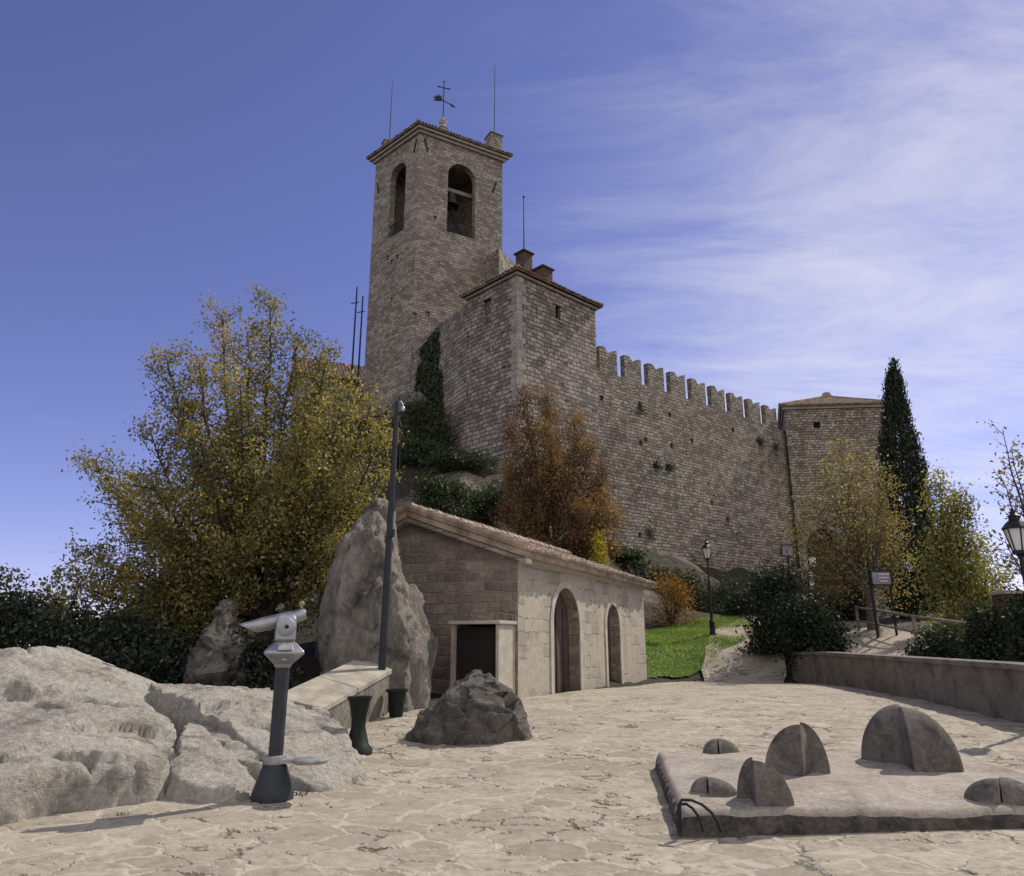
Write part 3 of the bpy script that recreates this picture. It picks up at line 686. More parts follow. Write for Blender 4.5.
m = MB(); m.box(wq + Vector((0, 0, .53)) + bnR * .02, (.8, .1, .16), BA); m.build('lintel', M['quoin'], win); m = MB(); m.box(wq - Vector((0, 0, .5)) + bnR * .02, (.7, .12, .12), BA); m.build('sill', M['quoin'], win)
m = MB(); zq = BZ - .05; i = 0
while zq > bbz + 4:
    hh = random.uniform(.32, .46); a, b = (.62, .38) if i % 2 else (.38, .62)
    c = flat(B0, zq - hh / 2); a += random.uniform(-.08, .08); b += random.uniform(-.08, .08)
    p = [c - br * .03 - bl * .03, c + br * a - bl * .03, c + br * a + bl * .1, c + br * .1 + bl * .1, c + br * .1 + bl * b, c - br * .03 + bl * b]
    m.prism([(q.x, q.y) for q in p], zq - hh + .012, zq); zq -= hh; i += 1
m.build('quoin', M['quoin'], t)
m = MB(); slab(m, flat(B0, 0), br, BLr, bl, BLl, BZ, BZ + .16, .14); m.build('cornice', M['cornice'], t, bevel=.02)
m = MB(); ap = hip_roof(m, flat(B0, 0), br, BLr, bl, BLl, BZ + .24, .34, 1.25); m.build('roof', M['tilered'], t)
for px, py, ytop, sz in ((524, 262, 255, .7), (543, 276, 271, .8)):
    p = at(px, py, 38.6); z1 = at(px, ytop, 38.6).z; m = MB(); m.box((p.x, p.y, z1 - .6), (sz, sz, 1.2), BA); m.box((p.x, p.y, z1 + .05), (sz + .2, sz + .2, .1), BA)
    ch = m.build('chimney', M['brick'], t, bevel=.03)
    if px == 524:
        m = MB(); m.tube([(p.x, p.y, z1), (p.x, p.y, at(525, 197, 38.6).z)], [.04, .025], 6); m.lathe([(.02, -.1), (.08, 0), (.02, .1)], (p.x, p.y, at(525, 197, 38.6).z), 8); m.build('lightning_rod', M['rod'], ch)

# wall joining bastion and bell tower
J0 = B0 + bl * (BLl + .02); J1 = T0 - tr * .0 - tl * 0.05
jd = flat(J1 - J0, 0); JL = jd.length; jd.normalize(); jn = Vector((jd.y, -jd.x, 0))
if jn.dot(Vector((1, 0, 0))) < 0: jn = -jn
m = MB(); z1 = at(466, 300, J0.y).z - .1; z2 = at(413, 347, J1.y).z
poly = [flat(J0, 6), flat(J1, 6), flat(J1, z2), flat(J0, z1)]
m.ext(poly, jn * 1.0)
o = m.build('castle_wall', M['bastion']); tag(o, 'plain stone wall joining the bastion to the foot of the bell tower', 'wall')
m = MB(); p0 = at(499, 262, 47.2); p1 = at(520, 262, 50.0)
m.ext([flat(p0, 15), flat(p1, 15), flat(p1, at(520, 268, p1.y).z), flat(p0 + (p1 - p0) * .5, at(509, 258, 48.5).z), flat(p0, at(500, 248, p0.y).z)], (-1.0, 1.4, 0))
o = m.build('castle_wall', M['castle']); tag(o, 'stub of sunlit stone wall between bell tower and bastion roof', 'wall')

# ------------------------------------------------------------------ curtain wall with swallow-tail merlons
cz = 1.5
t = thing('curtain_wall', 'long stone rampart with swallow-tail battlements running to the gate tower', 'castle wall', flat(W0.lerp(W1, .5), cz))
body = MB(); a, b = flat(W0, 0) - wd * .0, flat(W1, 0) + wd * 1.2
body.prism([(q.x, q.y) for q in (a, b, b - wnrm * 1.3, a - wnrm * 1.3)], cz, WZ)
cut = MB(); wa = math.atan2(wd.y, wd.x)
for px, py in ((602, 398), (640, 405), (646, 440), (655, 466), (667, 468), (670, 415), (692, 441), (712, 502), (728, 520), (733, 430), (762, 442), (640, 535), (672, 446), (641, 443)):
    wall_hole(cut, W0, wd, wa, px, py, .3, .34)
link('wall', boolean(body, [cut]), M['castle'], t)
s0 = solve(W0 + Vector((0, 0, .7)), wd, 601); s9 = solve(W0 + Vector((0, 0, .7)), wd, 767); pitch = (s9 - s0) / 8
first = None
for i in range(9):
    s = s0 + pitch * i; mw = pitch * .7; zz = WZ - .02
    prof = [(0, 0), (mw, 0), (mw, 1.72), (mw * .8, 1.62), (mw * .52, 1.36), (mw * .3, 1.72), (0, 1.66)]
    prof = [(u, v + (random.uniform(-.04, .04) if v > 0 else 0)) for u, v in prof]
    m = MB(); m.ext([W0 + wd * (s + u) - wnrm * .12 + Vector((0, 0, v - .02)) for u, v in prof], -wnrm * .34)
    m.build('merlon', M['castle'], t)
# ------------------------------------------------------------------ gate tower
t = thing('gate_tower', 'square stone gate tower with low tiled pyramid roof and dark archway', 'tower', flat(K0 + kd * KL / 2 - kn * 3, 3.0))
body = MB(); ki = (Vector((K0.x, K0.y, 0)).normalized() - kn * .25).normalized(); KD = 6.0
slab(body, flat(K0, 0), kd, KL, ki, KD, 3.0, KZ)
ga = math.atan2(kd.y, kd.x); g0, g1 = solve(flat(K0, 7), kd, 808), solve(flat(K0, 7), kd, 846)
gt = at(826, 529, K0.y).z; gb = at(826, 588, K0.y).z
cut = MB(); cut.ext([p + kn * .5 for p in arch_poly(K0, kd, g0, g1, 2.0, gt)], -kn * 4.5)
c2 = MB(); wk = wall_hole(c2, K0, kd, ga, 817, 425, .5, .5); wall_hole(c2, K0, kd, ga, 855, 424, .75, 1.0, .12)
link('wall', boolean(body, [cut, c2]), M['castle'], t)
m = MB(); outer = arch_poly(K0, kd, g0 - .3, g1 + .3, gb - 1, gt + .3); inner = arch_poly(K0, kd, g0, g1, gb - 1, gt)
for i in range(2, len(outer) - 1):
    m.ext([outer[i], outer[i + 1], inner[i + 1], inner[i]], kn * .06)
for k in ((0, -1), (1, 2)):
    m.ext([outer[k[0]], inner[k[0]], inner[k[1]], outer[k[1]]], kn * .06)
m.build('arch_surround', M['quoin'], t)
m = MB(); slab(m, flat(K0, 0), kd, KL, ki, KD, KZ, KZ + .2, .15); m.build('cornice', M['cornice'], t, bevel=.03)
m = MB(); ap = hip_roof(m, flat(K0, 0), kd, KL, ki, KD, KZ + .3, .3, 1.55); m.lathe([(.35, -.1), (.4, .1), (.3, .35), (.1, .45)], ap, 12); m.build('roof', M['tile'], t)
m = MB(); m.box(wk - kn * .28, (.5, .04, .5), ga); m.build('window', M['black'], t)
# building behind the tree, left of the bell tower
t = thing('stone_house', 'stone house with reddish tiled roof half hidden behind the tree left of bell tower', 'house', flat(at(335, 420, 50), 10))
pA = at(300, 400, 49.5); pB = at(371, 400, 51.5); hd = flat(pB - pA, 0); hl = hd.length; hd.normalize(); hi = Vector((-hd.y, hd.x, 0))
ze = at(310, 374, 49.5).z
m = MB(); slab(m, flat(pA, 0), hd, hl, hi, 5.0, 9, ze); m.build('wall', M['castle'], t)
m = MB(); a = flat(pA - hi * .3 - hd * .3, ze); b = a + hd * (hl + .5); tiles(m, a, b, b + hi * 2.8 + Vector((0, 0, 2.2)), a + hi * 2.8 + Vector((0, 0, 2.2)))
c_ = a + hi * 5.6; d_ = b + hi * 5.6; tiles(m, d_, c_, a + hi * 2.8 + Vector((0, 0, 2.2)), b + hi * 2.8 + Vector((0, 0, 2.2))); m.build('roof', M['tilered'], t)
for px, y1, lab in ((353.5, 287, 'taller of the two thin dark antenna masts left of the bell tower'), (360, 296, 'shorter of the two thin dark antenna masts left of the bell tower')):
    p = at(px, 345, 48.6); m = MB(); z1 = at(px, y1, 48.6).z; m.tube([(p.x, p.y, 13), (p.x, p.y, z1)], [.09, .05], 6)
    m.tube([(p.x - .35, p.y, z1 - 1.3), (p.x + .2, p.y, z1 - 1.2)], .04, 5)
    tag(m.build('antenna_mast', M['iron']), lab, 'antenna', 'antenna masts beside the bell tower')

# ------------------------------------------------------------------ stone hut
hp = R(25.5); hd = Vector((math.sin(hp), math.cos(hp), 0)); hg = Vector((-math.cos(hp), math.sin(hp), 0)); hn = -hg; hgn = -hd
H0 = at(518, 692, 15.5); HL = solve(flat(H0, 1), hd, 646); HW = 5.16
ez = at(518, 552, 15.5).z; az = at(418, 518, 16.75).z
t = thing('stone_hut', 'small stone hut with tiled gable roof, pale plastered front and two arched doorways', 'hut', flat(H0 + hd * HL / 2 + hg * HW / 2, 0))
body = MB(); b0 = -.4
pent = [flat(H0, b0), flat(H0 + hg * HW, b0), flat(H0 + hg * HW, ez), flat(H0 + hg * HW / 2, az), flat(H0, ez)]
body.ext(pent, hd * HL)
def hs(px, z=1.2): return solve(flat(H0, z), hd, px)
d1a, d1b = hs(553), hs(579.5); d2a, d2b = hs(607), hs(620)
m1 = (d1a + d1b) / 2; p1 = H0 + hd * m1; zt1 = at(567, 588, p1.y).z
m2 = (d2a + d2b) / 2; p2 = H0 + hd * m2; zt2 = at(613, 604.5, p2.y).z
c1 = MB(); c1.ext([p + hn * .2 for p in arch_poly(H0, hd, d1a, d1b, -.2, zt1)], -hn * .55)
c2 = MB(); c2.ext([p + hn * .2 for p in arch_poly(H0, hd, d2a, d2b, -.2, zt2)], -hn * .55)
me = boolean(body, [c1, c2]); me.materials.append(M['hutstone']); me.materials.append(M['hutfront'])
for p in me.polygons:
    if p.normal.dot(hn) > .9: p.material_index = 1
ow = link('wall', me, None, t)
for a, b, zt, w_ in ((d1a, d1b, zt1, .17), (d2a, d2b, zt2, .15)):
    m = MB(); m.ext([p - hn * .27 for p in arch_poly(H0, hd, a, b, -.15, zt)], -hn * .05)
    dr = m.build('door', M['door'], t)
    m = MB()
    for k in range(1, 4): q = H0 + hd * (a + (b - a) * k / 4) - hn * .262; m.box((q.x, q.y, (zt - .4) / 2), (.012, .02, zt - .5), math.pi / 2 - hp)
    m.build('door_batten', M['black'], dr)
    m = MB(); outer = arch_poly(H0, hd, a - w_, b + w_, -.15, zt + w_); inner = arch_poly(H0, hd, a, b, -.15, zt)
    for i in range(2, len(outer) - 1): m.ext([outer[i], outer[i + 1], inner[i + 1], inner[i]], hn * .03)
    m.ext([outer[0], inner[0], inner[-1], outer[-1]], hn * .03); m.ext([outer[1], inner[1], inner[2], outer[2]], hn * .03)
    m.build('door_surround', M['plaster'], t)
m = MB(); q = [H0 + hn * .003, H0 + hd * HL + hn * .003]
m.ext([flat(q[0], ez - .2), flat(q[0], ez - .02), flat(q[0] + hn * .16, ez - .02), flat(q[0] + hn * .12, ez - .14)], hd * HL); m.build('cornice', M['plaster'], t)
m = MB(); ov = .32; vg = .28; rz = (az - ez) / (HW / 2)
eL = flat(H0, ez + .1) + hn * ov - hd * vg - Vector((0, 0, rz * ov)); eR = eL + hd * (HL + 2 * vg)
rL = flat(H0 + hg * HW / 2, az + .1) - hd * vg; rR = rL + hd * (HL + 2 * vg)
tiles(m, eL, eR, rR, rL, .23, .36, .095, .05, .13)
e2 = flat(H0 + hg * HW, ez + .1) - hn * ov - hd * vg - Vector((0, 0, rz * ov)); e3 = e2 + hd * (HL + 2 * vg)
tiles(m, e3, e2, rL, rR, .23, .36, .095, .05, .13)
for i in range(int((HL + .5) / .38)):
    q = rL + hd * (i * .38); m.tube([q + Vector((0, 0, .09 + random.uniform(0, .02))), q + hd * .44 + Vector((0, 0, .07))], [.125, .11], 8)
# verge course along the near gable
for (a, b) in ((eL, rL), (e2, rL)):
    n = 9
    for i in range(n):
        p_, q_ = a.lerp(b, i / n), a.lerp(b, (i + 1.15) / n); m.tube([p_ + Vector((0, 0, .08)) + hd * .06, q_ + Vector((0, 0, .06)) + hd * .06], [.115, .1], 8)
m.build('roof', M['tile'], t)
m = MB(); vv = Vector((0, 0, .001))
for (a, b) in ((eL, rL), (e2, rL)):
    m.ext([a - Vector((0, 0, .16)), b - Vector((0, 0, .16)), b - Vector((0, 0, .25)), a - Vector((0, 0, .25))], hd * (vg - .004))
m.build('verge_moulding', M['hutstone'], t)
# open-fronted box against the gable
xr = hgn; bdp = .75
q0 = H0 + hg * .06 - hd * .004; bw = 1.06; bh = at(512, 621, 15.3).z
t = thing('storage_box', 'open dark box with pale frame standing against the hut gable', 'storage box', flat(q0 + hg * bw / 2 - hd * bdp / 2, .3))
ang = math.atan2(hg.y, hg.x)
def bx(s0, s1, e0, e1, z0, z1):
    m = MB(); p = [q0 + hg * s0 - hd * e0, q0 + hg * s1 - hd * e0, q0 + hg * s1 - hd * e1, q0 + hg * s0 - hd * e1]; m.prism([(k.x, k.y) for k in p], z0, z1); return m
bx(0, .06, 0, bdp, .05, bh - .07).build('side_panel', M['plaster'], t); bx(bw - .06, bw, 0, bdp, .05, bh - .07).build('side_panel', M['cornice'], t)
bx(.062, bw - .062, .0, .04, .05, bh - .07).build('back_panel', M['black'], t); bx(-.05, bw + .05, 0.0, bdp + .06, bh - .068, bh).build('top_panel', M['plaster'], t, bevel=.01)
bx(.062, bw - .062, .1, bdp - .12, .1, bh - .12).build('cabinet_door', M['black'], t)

# ------------------------------------------------------------------ rocks
def facet(X, Y, seed, n, slope, step):
    g_ = np.random.default_rng(int(seed * 10)); cx_ = g_.uniform(X.min(), X.max(), n); cy_ = g_.uniform(Y.min(), Y.max(), n)
    a_, b_, c_ = g_.normal(size=n) * slope, g_.normal(size=n) * slope, g_.normal(size=n) * step
    out = np.zeros_like(X); best = np.full(X.shape, 1e9)
    for i in range(n):
        d_ = np.hypot((X - cx_[i]) * .8, (Y - cy_[i]) * 1.3); m_ = d_ < best; best[m_] = d_[m_]
        out[m_] = (a_[i] * (X - cx_[i]) + b_[i] * (Y - cy_[i]) + c_[i])[m_]
    return out
def rock_hf(name, label, pts, outline, mat, res=.035, amp=.06, seed=0, edge=.16, cat='rock', steps=0.0, pits=(), nf=26):
    P = [at(*p) for p in pts]; f = tps([(p.x, p.y, p.z) for p in P], .01)
    ol = [(G(*q).x, G(*q).y) if len(q) == 2 else ((q[0], q[1]) if q[2] == 0 else tuple(at(*q))[:2]) for q in outline]
    xs_ = [q[0] for q in ol]; ys_ = [q[1] for q in ol]
    X, Y = np.meshgrid(np.arange(min(xs_) - .1, max(xs_) + .1, res), np.arange(min(ys_) - .1, max(ys_) + .1, res))
    wob = np.array([frac((x * 2.2, y * 2.2, seed), .8, 2, 4) for x, y in zip(X.ravel(), Y.ravel())]).reshape(X.shape)
    d = pdist(X, Y, ol) + wob * .07
    s = np.clip(d / edge, 0, 1); s = s ** .6
    big = np.array([frac((x * 1.1, y * 1.1, seed + 9), .62, 2.1, 8) for x, y in zip(X.ravel(), Y.ravel())]).reshape(X.shape)
    rid = np.array([noise.ridged_multi_fractal(Vector((x * 1.7 + .6 * y, y * 2.6, seed + 4)), .8, 2.1, 4, 1.0, 2.0) for x, y in zip(X.ravel(), Y.ravel())]).reshape(X.shape)
    z = f(X, Y) + big * amp * .5 - np.clip(rid - 1.45, 0, 1) * amp * .8 + facet(X + wob * .12, Y + wob * .1, seed + 2, nf, .035, .008) + facet(X + wob * .05, Y + wob * .05, seed + 5, nf * 4, .05, .0025)
    for (px, py, Yp, rx, ry, dp, an) in pits:
        c_ = at(px, py, Yp); u_ = (X - c_.x) * math.cos(an) + (Y - c_.y) * math.sin(an); v_ = -(X - c_.x) * math.sin(an) + (Y - c_.y) * math.cos(an)
        z = z - dp * np.exp(-((u_ / rx) ** 4 + ((v_ + wob * .12) / ry) ** 4))
    if steps:
        st = z / steps + wob * .6; z = z * .45 + .55 * (np.floor(st) + np.clip((st - np.floor(st)) * 3.2, 0, 1) - wob * .6) * steps
    g = gzv(Y) - .25; z = g + np.maximum(z - g, 0.0) * s
    me = grid_mesh(name, X, Y, z, d[:-1, :-1] > -.05)
    co = np.array([v.co[:] for v in me.vertices])
    off = np.array([noise.turbulence_vector(Vector(c) * 3.2 + Vector((seed, 0, 0)), 7, False)[:] for c in co]) * .034
    me.vertices.foreach_set('co', (co + off).ravel()); me.update()
    o = link(name, me, mat, smooth=180, uv=False); return tag(o, label, cat)
rock_hf('rock_outcrop', 'broad smooth limestone outcrop filling the left foreground', [
    (-120, 650, 10.9), (0, 657, 10.8), (60, 656, 10.7), (112, 672, 10.0), (150, 701, 9.4), (178, 726, 8.7), (198, 760, 7.7),
    (0, 690, 8.7), (60, 690, 8.8), (110, 702, 8.6), (150, 738, 7.8), (-120, 690, 8.7),
    (0, 742, 7.3), (60, 735, 7.4), (120, 742, 7.4), (165, 775, 6.9), (-120, 742, 7.2), (0, 790, 6.15), (60, 785, 6.35), (110, 788, 6.5), (150, 790, 6.55), (-120, 790, 6.1),
    (-400, 742, 7.3), (-400, 690, 8.8), (-400, 655, 10.8), (-400, 790, 6.1), (0, 690, 12.6), (-120, 690, 12.8), (100, 690, 11.8)],
    [(-10, 5.0, 0), (-7.0, 5.2, 0), (-5.2, 5.4, 0), (0, 826), (60, 817), (110, 812), (150, 806), (178, 798), (200, 770), (-3.2, 7.9, 0), (-3.9, 9.2, 0), (-4.9, 11.2, 0), (-7, 12.3, 0), (-9.5, 12.5, 0), (-12, 12, 0), (-13, 8, 0)], M['rock'], .024, .06, 1.0, .1, pits=[(18, 690, 8.7, .35, .14, .14, .2), (48, 700, 8.4, .3, .13, .16, -.2), (98, 702, 8.6, .32, .12, .12, -.5), (130, 690, 8.9, .12, .12, .1, 0), (75, 760, 6.9, .5, .05, .06, -.3), (172, 752, 7.5, .12, .2, .16, .4), (118, 732, 7.6, .5, .04, .05, .2), (30, 725, 7.5, .6, .05, .04, .1)])
rock_hf('rock_slab', 'long tilted limestone slab rising behind the viewer post', [
    (145, 684, 10.3), (200, 685, 10.4), (262, 691, 10.3), (296, 706, 9.9), (330, 735, 9.0), (368, 772, 8.05), (215, 690, 11.0),
    (150, 688, 9.9), (178, 696, 9.4), (205, 708, 8.95), (235, 730, 8.45), (262, 751, 7.95), (300, 766, 7.75), (335, 780, 7.7), (240, 700, 9.3), (290, 735, 8.6)],
    [(146, 697, 9.8), (175, 710, 9.3), (205, 728, 8.8), (235, 750, 8.3), (262, 771, 7.8), (285, 790), (310, 794), (335, 792), (372, 778), (352, 757), (322, 731), (-2.75, 9.9, 0), (-3.0, 10.9, 0), (-3.9, 11.2, 0), (-4.9, 10.6, 0)], M['rock'], .02, .05, 5.0, .05, nf=16)
rock_hf('low_rock', 'low wedge of limestone at the foot of the outcrop beside the viewer base', [
    (165, 790, 6.85), (185, 768, 7.3), (215, 776, 7.2), (245, 792, 7.05), (200, 795, 6.8), (225, 800, 6.7)],
    [(158, 803), (195, 807), (235, 806), (258, 798), (240, 783), (205, 768), (178, 766)], M['rock'], .022, .04, 8.0, .05, nf=6)
rock_hf('low_rock', 'low limestone block wedged between the outcrop and the tilted slab', [
    (180, 745, 7.9), (215, 748, 8.0), (250, 762, 7.7), (195, 760, 7.5), (235, 770, 7.4), (255, 776, 7.3)],
    [(176, 772), (215, 782), (262, 786), (275, 776), (245, 764), (200, 752), (178, 757)], M['rock'], .022, .04, 11.0, .05, nf=6)
def rock_loft(name, label, rings, mat, seed, amp=.16, n=120, sub=96, freq=1.6, cat='rock', zsc=1.0, nf=70):
    """rings: (z, x centre, x radius, y centre, y radius)"""
    rings = sorted(rings); zs = [r[0] for r in rings]; g_ = np.random.default_rng(int(seed)); lo_ = np.array([min(q[1] - q[2] for q in rings), min(q[3] - q[4] for q in rings), zs[0]]); hi_ = np.array([max(q[1] + q[2] for q in rings), max(q[3] + q[4] for q in rings), zs[-1]]); cl = g_.uniform(lo_, hi_, (nf, 3)); gr_ = g_.normal(size=(nf, 3)) * (.08 if zsc < 1 else .17); st_ = g_.normal(size=nf) * amp * (.12 if zsc < 1 else .25); wz = np.array([1, 1, .45 if zsc < 1 else 1.0])
    arr = np.array(rings); vs = []
    for i in range(sub + 1):
        z = zs[0] + (zs[-1] - zs[0]) * i / sub; xc, rx, yc, ry = [np.interp(z, zs, arr[:, k]) for k in (1, 2, 3, 4)]
        for j in range(n):
            t_ = 2 * math.pi * j / n; c, s_ = math.cos(t_), math.sin(t_)
            e = .8; x = xc + rx * math.copysign(abs(c) ** e, c); y = yc + ry * math.copysign(abs(s_) ** e, s_)
            p = Vector((x, y, z * zsc)); k = frac(p * freq + Vector((seed, 0, 0)), .62, 2.15, 8) * amp - abs(noise.noise(p * freq * 1.7 + Vector((0, seed, 0)))) * amp * .7 - max(0, noise.ridged_multi_fractal(Vector((x * 2.4, y * 2.4, z * 1.0 + seed)), .8, 2.1, 4, 1, 2) - 1.2) * amp * .5
            pw_ = np.array((x, y, z)) + k * .6; i_ = int(np.argmin((((cl - pw_) * wz) ** 2).sum(1))); k = k * .5 + float((pw_ - cl[i_]) @ gr_[i_]) + st_[i_]
            fade = min(1, max(rx, ry) / .35)
            vs.append((x + c * k * fade, y + s_ * k * fade, z + k * .5))
    fs = [(i * n + j, i * n + (j + 1) % n, (i + 1) * n + (j + 1) % n, (i + 1) * n + j) for i in range(sub) for j in range(n)]
    fs.append(tuple(range(sub * n, (sub + 1) * n)))
    m = MB(); m.add(vs, fs); return tag(m.build(name, mat, smooth=180), label, cat)
def img_rings(rows, Y, ry):
    out = []
    for y, xl, xr_, k in rows:
        a, b = at(xl, y, Y), at(xr_, y, Y); out.append((a.z, (a.x + b.x) / 2, (b.x - a.x) / 2, Y + (1 - k) * ry * .6, ry * k))
    return out
rock_loft('rock_pinnacle', 'tall pointed grey limestone pinnacle beside the hut', img_rings([(712, 318, 436, 1), (690, 320, 435, 1), (650, 318, 433, 1), (620, 322, 424, .95), (580, 328, 409, .85), (545, 338, 398, .7), (520, 351, 391, .5), (506, 362, 385, .34), (496, 370, 379, .15)], 14.2, 1.0), M['rockface'], 3.0, .24, freq=1.5, zsc=.4)
rock_loft('boulder', 'rough grey boulder sitting alone on the paving', img_rings([(742, 404, 530, 1), (730, 408, 529, 1), (715, 422, 528, .95), (703, 438, 523, .85), (692, 448, 514, .7), (683, 456, 500, .55), (676, 466, 488, .35), (671, 474, 481, .15)], 10.6, .62), M['rockgrey'], 21.0, .075, freq=2.3)
rock_loft('leaning_rock', 'dark slanting rock slab behind the viewer head under the tree', img_rings([(700, 188, 252, 1), (670, 194, 248, 1), (650, 199, 242, .95), (630, 206, 236, .8), (612, 214, 231, .5), (600, 220, 228, .2)], 13.6, .7), M['rockgrey'], 33.0, .16, freq=1.5)
rock_loft('rock_crag', 'shaded limestone crag below the bell tower', img_rings([(520, 372, 450, 1), (490, 376, 446, 1), (460, 380, 442, .9), (430, 384, 436, .8), (405, 386, 428, .6), (392, 388, 416, .35)], 41.5, 1.6), M['rockgrey'], 41.0, .55, freq=.6)
rock_loft('rock_crag', 'shaded limestone crag at the foot of the bastion above the hut', img_rings([(570, 440, 560, 1), (540, 446, 552, 1), (515, 455, 540, .9), (495, 466, 528, .7), (480, 476, 512, .4)], 33.2, 1.6), M['rockgrey'], 47.0, .5, freq=.6)

# ------------------------------------------------------------------ low wall with sloping coping
t = thing('low_wall', 'low rubble wall with sloping flat coping leading to the pinnacle', 'wall', G(330, 726))
c = [at(322, 708, 10.7), at(392, 669, 13.0), at(360, 657, 13.4), at(274, 696, 11.0)]
wallp = [(p.x, p.y) for p in c]
def shear_slab(mb, pts, th):
    n = len(pts); mb.add([Vector(p) - Vector((0, 0, th)) for p in pts] + [Vector(p) for p in pts], [tuple(range(n - 1, -1, -1)), tuple(range(n, 2 * n))] + [(i, (i + 1) % n, n + (i + 1) % n, n + i) for i in range(n)])
m = MB(); ctr_ = sum((Vector(p) for p in c), Vector()) / 4
cc = [ctr_ + (Vector(p) - ctr_) * .94 - Vector((0, 0, .081)) for p in c]
vs = [flat(p, -.2) for p in cc] + cc; m.add(vs, [(3, 2, 1, 0), (4, 5, 6, 7)] + [(i, (i + 1) % 4, 4 + (i + 1) % 4, 4 + i) for i in range(4)])
m.build('wall', M['rockface'], t)
m = MB(); shear_slab(m, [c[0].lerp(c[1], 0), c[0].lerp(c[1], .46), c[3].lerp(c[2], .46), c[3]], .08); shear_slab(m, [c[0].lerp(c[1], .466), c[1], c[2], c[3].lerp(c[2], .466)], .08); m.build('coping', M['coping'], t, bevel=.012)

# ------------------------------------------------------------------ dark flared urns
def urn(name, label, p, prof, lean=0.0):
    m = MB(); m.lathe(prof, p, 18); o = m.build(name, M['greeniron'], smooth=45); return tag(o, label, 'planter')
p = G(357, 752)
k = 48 / 740 * p.y
urn('urn_planter', 'dark green waisted iron urn on the paving beside the low wall', p, [(.3 * k, -.02), (.3 * k, .05 * k), (.22 * k, .14 * k), (.14 * k, .45 * k), (.14 * k, .6 * k), (.2 * k, .9 * k), (.24 * k, .98 * k), (.24 * k, 1.02 * k), (.19 * k, 1.0 * k), (.15 * k, .85 * k)])
p = G(396, 716); k = 24 / 740 * p.y
urn('bucket_planter', 'dark green tapered bucket on the paving against the low wall end', p, [(.26 * k, -.01), (.27 * k, .05 * k), (.36 * k, .88 * k), (.44 * k, .9 * k), (.44 * k, 1.0 * k), (.36 * k, 1.0 * k), (.33 * k, .8 * k)])

# ------------------------------------------------------------------ coin viewer
vb = G(272, 801); vb = Vector((vb.x, vb.y, gz(vb.y)))
t = thing('coin_telescope', 'silver coin operated telescope on a charcoal post with foot plate', 'telescope', vb)
S = vb.y / 740 / CT * 1.0
def vz(py): return at(280, py, vb.y).z
m = MB(); m.lathe([(.178, 0), (.184, .05), (.174, .09), (.12, .25), (.105, .29), (.09, .3)], (vb.x, vb.y, vb.z), 28); m.build('base', M['charcoal'], t, smooth=40)
z1 = vz(666); m = MB(); m.lathe([(.064, .3), (.064, z1 - vb.z)], (vb.x, vb.y, vb.z), 24); m.build('post', M['charcoal'], t, smooth=40)
m = MB(); fz = vb.z + .33; m.lathe([(.085, 0), (.09, .01), (.09, .07), (.08, .075)], (vb.x, vb.y, fz - .03), 20); m.box((vb.x + .17, vb.y - .03, fz), (.26, .10, .03), R(-8))
m.lathe([(.145, -.012), (.155, 0), (.155, .018), (.145, .024)], (vb.x + .33, vb.y - .05, fz), 28); m.build('foot_plate', M['silverdark'], t, smooth=40)
def sq(mb, rows, ang, c):
    vs = []
    for r, z in rows:
        for k in range(4):
            a = ang + math.pi / 4 + k * math.pi / 2; vs.append((c.x + r * 1.3 * math.cos(a), c.y + r * 1.3 * math.sin(a), z))
    n = len(rows); fs = [(i * 4 + j, i * 4 + (j + 1) % 4, (i + 1) * 4 + (j + 1) % 4, (i + 1) * 4 + j) for i in range(n - 1) for j in range(4)]
    fs += [(3, 2, 1, 0), tuple(range(4 * n - 4, 4 * n))]; mb.add(vs, fs)
va = R(20)
m = MB(); sq(m, [(.07, vz(668)), (.085, vz(664)), (.185, vz(654)), (.19, vz(651.5)), (.11, vz(643)), (.085, vz(641))], va, vb); co_ = m.build('coin_box', M['silver'], t, bevel=.012)
m = MB(); fw = Vector((math.cos(va - math.pi / 2), math.sin(va - math.pi / 2), 0))
q = vb + fw * .105; m.lathe([(.03, 0), (.03, .02), (.012, .022)], (q.x, q.y, vz(658)), 14, Matrix.Rotation(va, 3, 'Z') @ Matrix.Rotation(R(68), 3, 'X')); m.build('coin_slot', M['silverdark'], co_, smooth=40)
m = MB(); q = vb + fw * .152; m.box((q.x, q.y, (vz(651.5) + vz(643)) / 2 + .004), (.13, .085, .008), m=Matrix.Rotation(va, 3, 'Z') @ Matrix.Rotation(R(46), 3, 'X')); m.build('coin_panel', M['silverdark'], co_, bevel=.002)
m = MB(); zd = vz(627); sq(m, [(.098, vz(641.5)), (.1, vz(633)), (.1, zd), (.096, vz(619)), (.075, vz(614))], va, vb); m.build('yoke', M['silver'], t, bevel=.02)
m = MB(); c0 = Vector((vb.x, vb.y, zd)) + fw * .09; mx = Matrix.Rotation(va, 3, 'Z') @ Matrix.Rotation(R(90), 3, 'X')
m.lathe([(.082, 0), (.082, .022), (.072, .03), (.03, .032)], c0, 32, mx); dial = m.build('dial', M['silver'], t, smooth=40)
m = MB(); m.lathe([(.018, .031), (.018, .045), (.008, .048)], c0, 14, mx); m.build('dial_knob', M['iron'], dial, smooth=40)
A_ = at(240, 630, vb.y - .12); B_ = at(306, 614, vb.y + .1); dB = (B_ - A_).normalized()
m = MB(); ax = dB; c_ = A_
u_ = Vector((0, 0, 1)); sdv = ax.cross(u_).normalized(); upv = sdv.cross(ax)
vs = []; LT = (B_ - A_).length; secs = [(0.0, .05, .05, .05), (.02, .06, .058, .05), (.2, .064, .062, 0), (LT - .12, .066, .064, 0), (LT - .118, .06, .058, 0), (LT - .02, .058, .055, 0), (LT, .05, .048, 0)]
nn_ = 20
